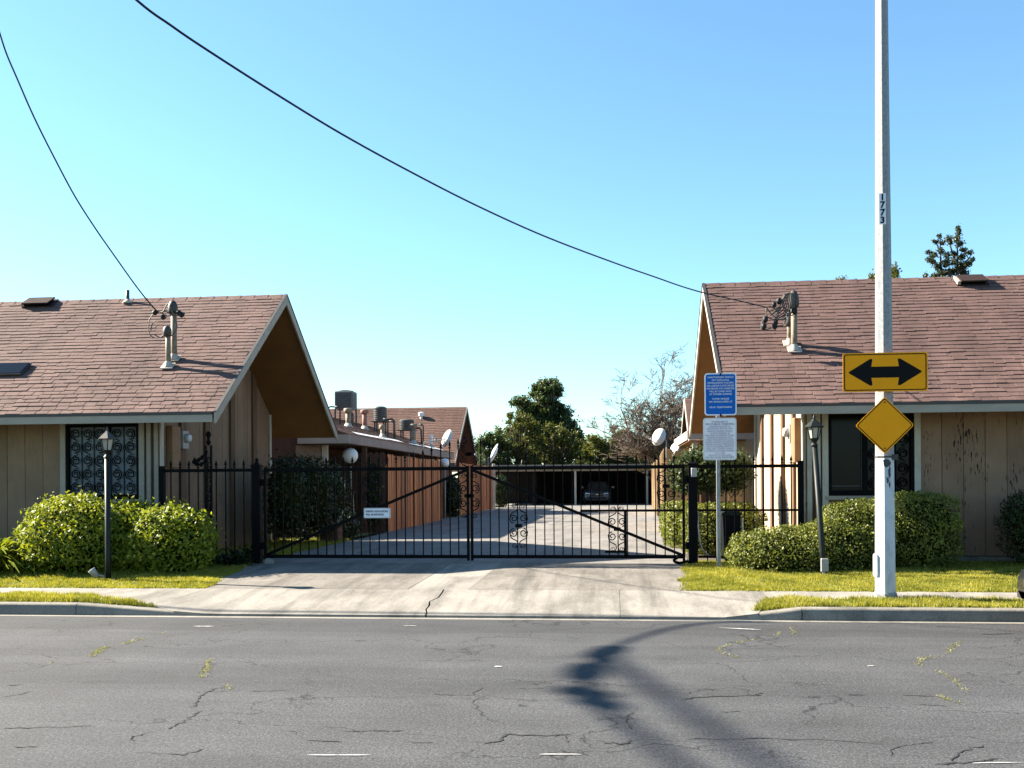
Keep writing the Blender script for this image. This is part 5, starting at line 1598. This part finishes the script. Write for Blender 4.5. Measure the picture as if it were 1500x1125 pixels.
# ================================================================ CARS
def car(label, mt, loc, rz, L=4.5, Wd=1.78):
    t = thing('parked_car', label, 'car', loc)
    t.rotation_euler = (0, 0, rz)
    sec = [  # x from nose, half width, z low, z belt, z roof, roof half width
        (0.00, .60, .36, .58, .60, .55), (0.10, .76, .28, .66, .68, .66), (0.45, .86, .22, .76, .79, .72), (1.15, .89, .20, .86, .92, .72), (1.35, .89, .20, .88, .97, .70),
        (2.05, .89, .20, .92, 1.40, .58), (2.6, .89, .20, .93, 1.46, .57), (3.2, .89, .20, .94, 1.40, .56), (3.85, .88, .22, .95, 1.06, .62), (4.25, .84, .26, .90, .98, .66), (4.45, .74, .34, .84, .88, .62), (4.5, .62, .42, .78, .80, .55)]
    rings = []
    for x, w, zl, zb, zt, wr in sec:
        x, w, wr = x * L / 4.5 - L / 2, w * Wd / 1.78, wr * Wd / 1.78
        rings.append([(x, -w * .8, zl), (x, -w, zl + .1), (x, -w, lerp(zl, zb, .6)), (x, -w * .97, zb), (x, -wr, zt - .03), (x, -wr * .8, zt), (x, wr * .8, zt), (x, wr, zt - .03), (x, w * .97, zb), (x, w, lerp(zl, zb, .6)), (x, w, zl + .1), (x, w * .8, zl)])
    P = lambda mb: mb
    def lp(name, mb, m, par, smooth=False):
        me = mb.mesh(name, smooth)
        me.materials.append(m)
        o = bpy.data.objects.new(name, me)
        C.objects.link(o); o.parent = par
        BASE[o.name] = BASE[t.name]
        return o
    body = lp('body', MB().loft(rings), mt, t, 'auto')
    k = L / 4.5
    fx = lambda x: x * k - L / 2
    wy = Wd / 1.78
    ws = MB().add([(fx(1.42) - .012, -.62 * wy, .985), (fx(1.42) - .012, .62 * wy, .985), (fx(2.0) - .03, .52 * wy, 1.385), (fx(2.0) - .03, -.52 * wy, 1.385)], [(0, 1, 2, 3)])
    lp('windscreen', ws, M['glass'], body)
    for s in (-1, 1):
        sw = MB().add([(fx(1.62), s * .805 * wy, .99), (fx(2.12), s * .62 * wy, 1.37), (fx(3.1), s * .60 * wy, 1.36), (fx(3.7), s * .80 * wy, 1.02)], [(0, 1, 2, 3)])
        lp('side_window', sw, M['glass_dark'], body)
        hl_ = MB().loft([[(fx(.05) + a, s * b * wy, z) for a, b, z in ((-.03, .42, .60), (-.03, .42, .70), (.12, .74, .73), (.11, .77, .62))], [(fx(.12) + a, s * b * wy, z) for a, b, z in ((0, .42, .60), (0, .42, .70), (.14, .70, .73), (.13, .72, .62))]])
        lp('headlight', hl_, M['chrome'], t)
        mr = MB().loft([[(fx(1.75) + a, s * (.90 + b) * wy, 1.0 + z) for a, b, z in ((0, 0, 0), (0, .18, 0), (0, .18, .12), (0, 0, .12))], [(fx(1.87) + a, s * (.90 + b) * wy, 1.0 + z) for a, b, z in ((0, 0, .02), (0, .12, .02), (0, .12, .1), (0, 0, .1))]])
        lp('wing_mirror', mr, mt, t)
        for wx in (.82, 3.55):
            c_ = (fx(wx), s * .80 * wy, .32)
            ty = MB().loft([[(c_[0] + r * math.cos(2 * math.pi * i / 20), c_[1] + s * q, c_[2] + r * math.sin(2 * math.pi * i / 20)) for i in range(20)] for q, r in ((-.1, .32), (.08, .32), (.10, .30), (.10, .22), (.085, .20))])
            w_ = lp('wheel', ty, M['rubber'], t)
            lp('rim', MB().loft([[(c_[0] + r * math.cos(2 * math.pi * i / 20), c_[1] + s * q, c_[2] + r * math.sin(2 * math.pi * i / 20)) for i in range(20)] for q, r in ((.088, .2), (.10, .19), (.09, .05))]), M['chrome'], w_)
    lp('grille', MB().box(fx(-.012), fx(.06), -.40 * wy, .40 * wy, .50, .58), M['rubber'], t)
    lp('lower_intake', MB().box(fx(.0), fx(.10), -.60 * wy, .60 * wy, .36, .44), M['rubber'], t)
    lp('emblem', MB().box(fx(-.02), fx(0), -.07, .07, .60, .645), M['chrome'], t)
    return t
ck = at(875, 738, 62.9)
car('grey car parked nose out inside the dark carport', M['car_grey'], (ck.x, 64.3, .33), R(90), 4.3, 1.75)
car('dark car parked at the kerb, only its nose in view', M['car_dark'], (4.62 + 2.25, 11.45, 0), R(0))

# ================================================================ CABLES
def cable(label, pix, Ymap, end, m, r, extra):
    pts = [at(px, py, Ymap(px)) for px, py in pix]
    P = catmull(list(extra) + pts + [end], 6)
    a = np.array([tuple(p) for p in P])
    t = single('service_cable', MB().tube(P, r, 6), m, label, 'cable', True)
    return t
e1 = at(1122, 450, bC.y - .2)
pix = [(200, 0), (250, 37), (300, 71), (400, 135), (500, 196), (600, 251), (700, 302), (800, 347), (900, 385), (960, 406), (1000, 420), (1035, 430), (1080, 440)]
# the cable hangs in one vertical plane between the mast and a utility pole across the street
def plane_Y(end, pole):
    def f(px):
        d = ray(px, 400)
        # intersect ray direction (plan view) with the line end -> pole
        ex, ey, qx, qy = end.x, end.y, pole[0] - end.x, pole[1] - end.y
        det = d.x * -qy + d.y * qx
        s_ = (ex * -qy + ey * qx) / det
        return d.y * s_
    return f
UP = (-9.0, -2.5)
f1 = plane_Y(e1, UP)
p0, p1 = at(200, 0, f1(200)), at(250, 37, f1(250))
d01 = (p0 - p1)
ext = [p0 + d01 * 4 + Vector((0, 0, .35)), p0 + d01 * 2 + Vector((0, 0, .1))]
cable('black service cable sagging to the wire-tangled mast on the roof behind the street pole', pix, f1, e1, M['wire'], .0105, ext)
e2 = at(232, 458, bA.y - .15)
UP2 = (-14.0, 4.0)
f2 = plane_Y(e2, UP2)
pix2 = [(0, 50), (10, 80), (25, 115), (50, 172), (80, 232), (110, 288), (140, 335), (170, 378), (200, 420), (220, 445)]
p0, p1 = at(0, 50, f2(0)), at(10, 80, f2(10))
ext2 = [p0 + (p0 - p1) * 5 + Vector((0, 0, .3)), p0 + (p0 - p1) * 2 + Vector((0, 0, .06))]
cable('black service cable dropping to the twin masts on the roof above the big round bush', pix2, f2, e2, M['wire'], .014, ext2)

# overhead cables up the street to the left: a tap with hanging splice closures throws the curled shadow on the asphalt
k_ = 1 / math.tan(R(SUN_EL))
def caster(px, py, h):
    p = atz(px, py, 0.0)
    return Vector((p.x - h * k_ * math.cos(R(SUN_AZ)), p.y + h * k_ * math.sin(R(SUN_AZ)), h))
A0 = caster(1045, 912, 8.6)
run = [Vector((-60, A0.y + 1.2, 9.8)), Vector((-35, A0.y + .7, 9.0)), A0 + Vector((-4, .35, .02)), A0 + Vector((.5, .12, 0)), A0, caster(985, 920, 8.6), caster(930, 936, 8.55), caster(888, 955, 8.5), caster(864, 980, 8.4), caster(858, 1008, 8.3)]
t = thing('overhead_cable', 'overhead cable outside the view whose curled end shadows the road', 'cable', run[0])
run[7:] = [caster(892, 952, 8.9), caster(868, 976, 9.4), caster(862, 1005, 10.0), caster(880, 1035, 10.8), caster(930, 1070, 11.8), caster(1010, 1128, 13.0), caster(1150, 1230, 14.5)]
run.append(run[-1] + (run[-1] - run[-2]) * 5)
part('strand', MB().tube(catmull(run, 5), [.04] * 36 + [.05] * (len(catmull(run, 5)) - 36), 6), M['wire'], t, True)
def closure(a, b, r_):
    d_ = (b - a).normalized()
    part('splice_closure', MB().tube([a - d_ * r_ * 1.2, a, a.lerp(b, .5), b, b + d_ * r_ * 1.2], [r_ * .4, r_ * .85, r_, r_ * .85, r_ * .4], 10), M['wire'], t, True)
closure(caster(900, 948, 9.0), caster(876, 962, 9.2), .11)
closure(caster(862, 975, 9.6), caster(855, 993, 9.9), .12)
closure(caster(850, 1012, 10.2), caster(866, 1018, 10.3), .15)
closure(caster(870, 1026, 10.6), caster(886, 1034, 10.7), .13)
cc = [caster(896, 950, 13.0), caster(893, 962, 13.4), caster(925, 985, 14.0), caster(975, 1020, 14.6), caster(1040, 1064, 15.2), caster(1130, 1122, 16.0), caster(1300, 1236, 17.2)]
cc.append(cc[-1] + (cc[-1] - cc[-2]) * 4)
single('overhead_cable', MB().tube(catmull(cc, 5), .06, 6), M['wire'], 'thick overhead cable outside the view whose soft shadow crosses the near asphalt', 'cable', True)

# ================================================================ PLANTS
def gxy(px, py, Y): p = at(px, py, Y); return p
# big round bush by the lantern: two lobes
def lobe(px, Y, rx, ry, ytop, zb=.2, pw=2.1):
    x, zt = at(px, 800, Y).x, at(px, ytop, Y).z
    h = (zt - zb) * .56
    return ((x, Y, zt - h), (rx, ry, h), pw)
shrub('round_bush', 'big round yellow-green bush behind the spotlit lantern post', 'bush', [lobe(115, 16.1, .94, .84, 722), lobe(252, 16.2, .74, .76, 737), lobe(192, 16.38, .70, .66, 731)], 24000, .072, M['leaf_yellow'], (-7.9, 16.2, .27), sprigs=.12, jitter=1.0)
# strappy plant at the left edge
def strappy(name, label, cat, c, n, L, m, w=.028, up=1.0):
    Vs, Fs = [], []
    for i in range(n):
        a = random.uniform(0, 6.283)
        el = random.uniform(.45, 1.35) * up
        l = L * random.uniform(.6, 1.15)
        p = Vector(c) + Vector((random.gauss(0, .14), random.gauss(0, .12), 0))
        d = Vector((math.cos(a), math.sin(a), 0))
        s_ = Vector((-d.y, d.x, 0))
        o = len(Vs)
        for k in range(5):
            q = k / 4
            cen = p + d * (l * q * math.cos(el) + l * .25 * q * q) + Vector((0, 0, l * (q * math.sin(el) - .42 * q * q * q)))
            ww = w * (1 - .85 * q) * (0.6 + .8 * min(1, q * 3))
            Vs += [tuple(cen - s_ * ww), tuple(cen + s_ * ww)]
        for k in range(4): Fs.append((o + 2 * k, o + 2 * k + 1, o + 2 * k + 3, o + 2 * k + 2))
    t = thing(name, label, cat, c)
    me = mesh_np('leaves', np.array(Vs) - np.array(c), np.array(Fs), m)
    link_np('leaves', me, c, t)
    return t
for px, Y in ((-8, 15.9),):
    c = at(px, 838, Y)
    strappy('strappy_plant', 'arching strappy-leaved plant at the foot of the big round bush by the picture edge', 'plant', (c.x, Y, .27), 420, 1.05, M['leaf_yellow'], .036)
c = at(342, 828, 17.0)
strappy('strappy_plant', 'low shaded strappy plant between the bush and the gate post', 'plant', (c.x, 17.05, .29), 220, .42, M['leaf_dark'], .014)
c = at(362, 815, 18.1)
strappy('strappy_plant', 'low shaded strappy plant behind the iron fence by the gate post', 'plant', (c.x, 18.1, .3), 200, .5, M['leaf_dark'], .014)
# hedges at the right
def hx_(px, Y): return at(px, 800, Y).x
def hz_(py, px, Y): return at(px, py, Y).z
xa, xb = hx_(1062, 16.4), hx_(1290, 16.4)
shrub('clipped_hedge', 'low mounded clipped hedge at the foot of the leaning lantern post', 'hedge', [((lerp(xa, xb, .42), 16.65, .48), ((xb - xa) * .42, .62, .52), 2.4), ((lerp(xa, xb, .72), 16.7, .50), ((xb - xa) * .30, .6, .62), 2.6)], 17000, .046, M['leaf_box'], ((xa + xb) / 2, 16.6, .27), jitter=1.0)
xc, xd = hx_(1204, 17.0), hx_(1400, 17.0)
zt_ = hz_(722, 1330, 17.0)
shrub('clipped_hedge', 'taller box-shaped clipped hedge behind the street pole', 'hedge', [((lerp(xc, xd, .70), 17.0, lerp(.3, zt_, .5)), ((xd - xc) * .31, .58, (zt_ - .3) * .52), 4.5), ((lerp(xc, xd, .28), 17.0, lerp(.3, zt_, .46)), ((xd - xc) * .30, .56, (zt_ - .3) * .46), 3.2)], 20000, .046, M['leaf_box'], ((xc + xd) / 2, 17.0, .28), jitter=1.0)
xe = hx_(1465, 16.9)
shrub('dark_shrub', 'dark rounded shrub against the peeling wall at the picture edge', 'bush', [((xe + .95, 16.95, .92), (.95, .6, .66), 2.8), ((xe + .8, 17.0, 1.15), (.7, .55, .42), 2.4)], 8000, .05, M['leaf_dark'], (xe + .9, 16.95, .28))
# behind the gate
def mid(px, Y, rx, ry, yt, zb, pw=2.4):
    x, zt = at(px, 700, Y).x, at(px, yt, Y).z
    return ((x, Y, (zt + zb) / 2), (rx, ry, (zt - zb) / 2), pw)
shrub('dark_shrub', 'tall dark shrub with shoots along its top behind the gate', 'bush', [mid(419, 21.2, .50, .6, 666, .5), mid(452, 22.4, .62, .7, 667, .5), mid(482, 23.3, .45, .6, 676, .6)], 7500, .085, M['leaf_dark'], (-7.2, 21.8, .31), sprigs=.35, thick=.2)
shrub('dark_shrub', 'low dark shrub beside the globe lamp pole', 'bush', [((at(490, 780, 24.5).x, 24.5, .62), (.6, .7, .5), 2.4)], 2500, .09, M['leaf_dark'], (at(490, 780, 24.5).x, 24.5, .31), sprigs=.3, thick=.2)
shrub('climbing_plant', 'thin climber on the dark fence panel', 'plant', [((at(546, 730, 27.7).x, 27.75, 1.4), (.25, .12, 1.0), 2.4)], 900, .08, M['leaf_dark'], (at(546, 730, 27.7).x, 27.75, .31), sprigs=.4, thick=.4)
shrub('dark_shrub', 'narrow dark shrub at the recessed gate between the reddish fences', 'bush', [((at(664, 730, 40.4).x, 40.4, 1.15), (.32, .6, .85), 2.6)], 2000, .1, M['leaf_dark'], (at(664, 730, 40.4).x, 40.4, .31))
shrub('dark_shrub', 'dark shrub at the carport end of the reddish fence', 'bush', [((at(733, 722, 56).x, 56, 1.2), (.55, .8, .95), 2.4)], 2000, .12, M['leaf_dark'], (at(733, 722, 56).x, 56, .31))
xm = hx_(1045, 20.0)
rs = shrub('rounded_shrub', 'round-headed shrub on a short trunk behind the white notice', 'bush', [((xm, 20.2, 1.95), (.66, .6, .48), 2.2), ((hx_(1012, 20), 20.1, 1.85), (.42, .45, .42), 2.2), ((hx_(1075, 20), 20.3, 1.9), (.40, .45, .42), 2.2)], 6500, .075, M['leaf_tree'], (xm, 20.2, .31), sprigs=.25, thick=.2)
part('trunk', MB().tube([(xm, 20.2, .28), (xm + .05, 20.2, .9), (xm - .02, 20.2, 1.7)], [.09, .07, .05], 7), M['bark'], rs, True)
x0, x1 = hx_(972, 22.5), hx_(1122, 19.2)
shrub('clipped_hedge', 'long low clipped hedge behind the iron fence by the black bin', 'hedge', [((hx_(1060, 19.4), 19.6, .78), ((hx_(1122, 19.4) - hx_(998, 19.4)) / 2, .5, .52), 4.0)], 9000, .055, M['leaf_box'], (hx_(1060, 19.4), 19.6, .31))
shrub('clipped_hedge', 'short clipped hedge end at the driveway edge by the scrolled gate', 'hedge', [((hx_(997, 22.0), 22.2, .80), (.42, 1.5, .50), 4.0)], 6000, .06, M['leaf_box'], (hx_(997, 22), 22.2, .31))

# ---- trees
def leafy_tree(name, label, base, trunk_h, clusters, n, size, m, group=None, rt=.2, limbs=True, thick=.3, cat='tree'):
    t = thing(name, label, cat, base, group)
    b = Vector(base)
    tr = MB()
    top = b + Vector((random.gauss(0, .1), 0, trunk_h))
    tr.tube([b - Vector((0, 0, .1)), b.lerp(top, .5) + Vector((random.gauss(0, .08), 0, 0)), top], [rt, rt * .75, rt * .45], 8)
    if limbs:
        for c, r in clusters:
            c = Vector(c)
            s0 = b.lerp(top, random.uniform(.45, .98))
            mid = s0.lerp(c, .5) + Vector((0, 0, -.12 * (c - s0).length))
            tr.tube([s0, mid, c], [rt * .35, rt * .22, rt * .07], 5)
    part('trunk', tr, M['bark'], t, True)
    vol = sum(r[0] * r[1] * r[2] for _, r in clusters) or 1
    Vs, Fs, o = [], [], 0
    for c, r in clusters:
        k = max(20, int(n * (r[0] * r[1] * r[2]) ** .67 / sum((q[0] * q[1] * q[2]) ** .67 for _, q in clusters)))
        N = rng.normal(0, 1, (k, 3)); N /= np.linalg.norm(N, axis=1, keepdims=True)
        P = np.array(c) + N * np.abs(rng.normal(0, .62, (k, 1))) ** .8 * np.array(r) * 1.05
        V, F = leaf_quads(P, N, size, .9, .6)
        Vs.append(V); Fs.append(F + o); o += len(V)
    me = mesh_np('crown', np.concatenate(Vs) - np.array(base), np.concatenate(Fs), m)
    link_np('crown', me, base, t)
    return t
def px_clusters(lst, Y, depth=1.0):
    out = []
    for px, py, rx, ry in lst:
        c = at(px, py, Y + random.uniform(-depth, depth))
        u = (at(px + 1, py, Y).x - at(px, py, Y).x)
        out.append(((c.x, c.y, c.z), (rx * u, max(rx, ry) * u * random.uniform(.8, 1.1), ry * u)))
    return out
def scatter_px(outline, n, rlo, rhi, Y, depth, seed):
    """random clusters inside a pixel polygon"""
    r = random.Random(seed)
    xs_, ys_ = [p[0] for p in outline], [p[1] for p in outline]
    def inside(x, y):
        c = False
        for i in range(len(outline)):
            (x1, y1), (x2, y2) = outline[i], outline[i - 1]
            if (y1 > y) != (y2 > y) and x < (x2 - x1) * (y - y1) / (y2 - y1) + x1: c = not c
        return c
    lst = []
    while len(lst) < n:
        x, y = r.uniform(min(xs_), max(xs_)), r.uniform(min(ys_), max(ys_))
        if inside(x, y):
            q = r.uniform(rlo, rhi)
            lst.append((x, y, q, q * r.uniform(.6, .95)))
    return px_clusters(lst, Y, depth)
TY = 78
ol = [(798, 556), (815, 560), (822, 575), (812, 590), (830, 600), (838, 618), (852, 632), (856, 652), (840, 668), (740, 668), (742, 640), (752, 622), (765, 608), (752, 600), (748, 585), (760, 582), (775, 586), (780, 570)]
leafy_tree('broadleaf_tree', 'tall dark green tree rising behind the middle of the carport', (at(798, 720, TY).x, TY, .3), 6.5, scatter_px(ol, 420, 4.5, 9.5, TY, 1.5, 3), 46000, .23, M['leaf_tree'], rt=.28, thick=.35)
BY = 71
bush_specs = [((716, 690), [(700, 690), (700, 648), (722, 630), (742, 645), (746, 690)], 'leaf_tree', 'olive tree top at the far end of the reddish fence behind the carport'),
    ((760, 690), [(726, 690), (726, 634), (748, 604), (775, 610), (794, 640), (796, 690)], 'leaf_olive', 'olive bushy tree behind the carport below the tall dark tree'),
    ((820, 690), [(782, 690), (782, 636), (806, 622), (838, 632), (856, 660), (856, 690)], 'leaf_olive', 'olive bushy tree behind the white carport post'),
    ((872, 690), [(845, 690), (848, 655), (870, 640), (892, 650), (902, 690)], 'leaf_olive', 'low olive tree behind the grey car and carport'),
    ((910, 690), [(888, 690), (890, 648), (912, 632), (940, 642), (946, 690)], 'leaf_olive', 'low olive tree under the bare tree branches'),
    ((962, 690), [(938, 690), (940, 660), (962, 640), (992, 650), (1004, 690)], 'leaf_olive', 'olive tree behind the sunlit golden fence')]
for i, (bp, pl, mm, lb) in enumerate(bush_specs):
    leafy_tree('bushy_tree', lb, (at(bp[0], bp[1], BY + i % 3).x, BY + i % 3, .3), 2.6, scatter_px(pl, 95, 4.5, 10, BY + i % 3, 1.2, 20 + i), 15000, .18, M[mm], 'bushy trees behind the carport', rt=.12, thick=.35)
# bare tree
def bare_tree(label, base, seed):
    t = thing('bare_tree', label, 'tree', base)
    r = random.Random(seed)
    big, tw = MB(), MB()
    todo = [(Vector(base), Vector((-.08, 0, 1)), 2.3, .22, 0)]
    for dx, dy, dz, z0 in ((-.85, .1, .62, 1.9), (.5, -.1, .85, 2.0), (-.4, -.1, .9, 2.2), (-.6, .3, .8, 2.1), (.15, .2, 1, 2.3), (-.8, -.2, .5, 2.2), (.8, .2, .6, 2.1)):
        todo.append((Vector(base) + Vector((-.08, 0, z0)), Vector((dx, dy, dz)).normalized(), r.uniform(2.2, 2.75), .13, 1))
    k = 0
    while todo and k < 13000:
        p, d, L, rad, lev = todo.pop(0); k += 1
        pts, rs, n, dd = [p], [rad], 4, d.copy()
        for i in range(n):
            dd = (dd + Vector((r.gauss(0, .2), r.gauss(0, .2), r.gauss(.02, .15)))).normalized()
            pts.append(pts[-1] + dd * (L / n)); rs.append(max(.010, rad * lerp(1, .6, (i + 1) / n)))
        (big if lev < 3 else tw).tube(pts, rs, 6 if lev < 2 else (4 if lev < 4 else 3), False)
        if lev >= 7 or L < .18: continue
        for _ in range(r.choice((3, 3, 4)) if lev < 6 else 2):
            i = r.randint(1, n)
            ax = Vector((r.gauss(0, 1), r.gauss(0, 1), r.gauss(0, .6))).normalized()
            nd = (dd + ax * r.uniform(.5, 1.05)).normalized()
            if nd.z < .02: nd.z = .05 - nd.z * .3
            todo.append((pts[i], nd, L * r.uniform(.52, .8), rs[i] * r.uniform(.55, .75), lev + 1))
    part('trunk', big, M['bare'], t, True)
    part('crown', tw, M['bare'], t)
    return t
bb = at(984, 700, 52.0)
bare_tree('leafless grey-brown tree behind the satellite dishes', (bb.x, 52.5, .3), 4)
# twiggy brown bush mass below it
bt = at(965, 670, 55)
leafy_tree('bushy_tree', 'brown half-bare bush at the foot of the leafless tree', (bt.x, 55, .3), 2.0, scatter_px([(918, 690), (925, 640), (950, 612), (985, 600), (1012, 615), (1012, 690)], 24, 8, 13, 55, 1, 51), 2600, .13, leaf_mat('leaf_brown', (.07, .052, .03), (.15, .11, .065), .2, .7), rt=.1, thick=.4)

# tall feathery conifer and lesser tops over the roof
CY_ = 62
ct = at(1390, 400, CY_)
lst = [(1403, 334, 3.5, 5), (1404, 341, 5, 6), (1402, 350, 5.5, 6), (1407, 356, 5, 4.5), (1403, 360, 4, 4), (1376, 346, 4, 4), (1370, 354, 5, 4), (1380, 356, 5, 4), (1390, 350, 5.5, 5), (1392, 356, 4, 4), (1360, 370, 5, 4.5), (1368, 374, 6, 5), (1378, 368, 5, 5), (1388, 374, 6, 6), (1398, 372, 4, 5), (1411, 366, 5, 4), (1409, 376, 7, 5),
       (1420, 370, 6, 4), (1425, 380, 4, 4), (1360, 380, 5, 4), (1366, 384, 5, 4), (1374, 390, 7, 6), (1386, 386, 8, 7), (1398, 384, 7, 6), (1408, 390, 8, 7), (1418, 386, 7, 5), (1412, 400, 8, 6), (1396, 398, 9, 7), (1382, 400, 9, 6), (1370, 404, 7, 5), (1356, 404, 4, 5), (1421, 408, 4, 3), (1388, 410, 12, 6), (1405, 412, 10, 5)]
t = leafy_tree('tall_evergreen', 'tall clumpy evergreen showing above the roof behind the street pole', (ct.x, CY_, .3), 14.0, px_clusters(lst, CY_, .5), 9000, .14, M['leaf_blue'], rt=.22, limbs=False, thick=.35)
tr = MB()
for pa, pb2 in (((1403, 420), (1402, 335)), ((1379, 420), (1377, 345)), ((1390, 420), (1360, 372)), ((1402, 395), (1424, 372)), ((1379, 395), (1362, 372)), ((1379, 370), (1370, 352)), ((1400, 385), (1390, 352)), ((1402, 400), (1428, 378))):
    a, b = at(pa[0], pa[1], CY_), at(pb2[0], pb2[1], CY_)
    tr.tube([a, a.lerp(b, .5) + Vector((0, 0, -.1)), b], [.09, .06, .02], 5)
part('limbs', tr, M['bark'], t)
for i, (px, py, rx, ry, lb) in enumerate(((1232, 408, 15, 7, 'small green tree top just over the roof between mast and street pole'), (1281, 403, 10, 9, 'green tree top just over the roof touching the street pole'), (1310, 394, 8, 13, 'narrow green tree top peeping out past the street pole'), (1249, 411, 9, 5, 'lowest green tree top just over the roof ridge'))):
    Yt = 50 + i * 2
    cl = px_clusters([(px, py + 4, rx * .6, ry), (px - rx * .5, py + 6, rx * .5, ry * .6), (px + rx * .5, py + 6, rx * .5, ry * .7), (px, py + 16, rx * .9, ry)], Yt, .2)
    leafy_tree('small_tree', lb, (at(px, 600, Yt).x, Yt, .3), cl[0][0][2] - 1.2, cl, 900, .14, M['leaf_olive'], rt=.1, limbs=False, thick=.35)
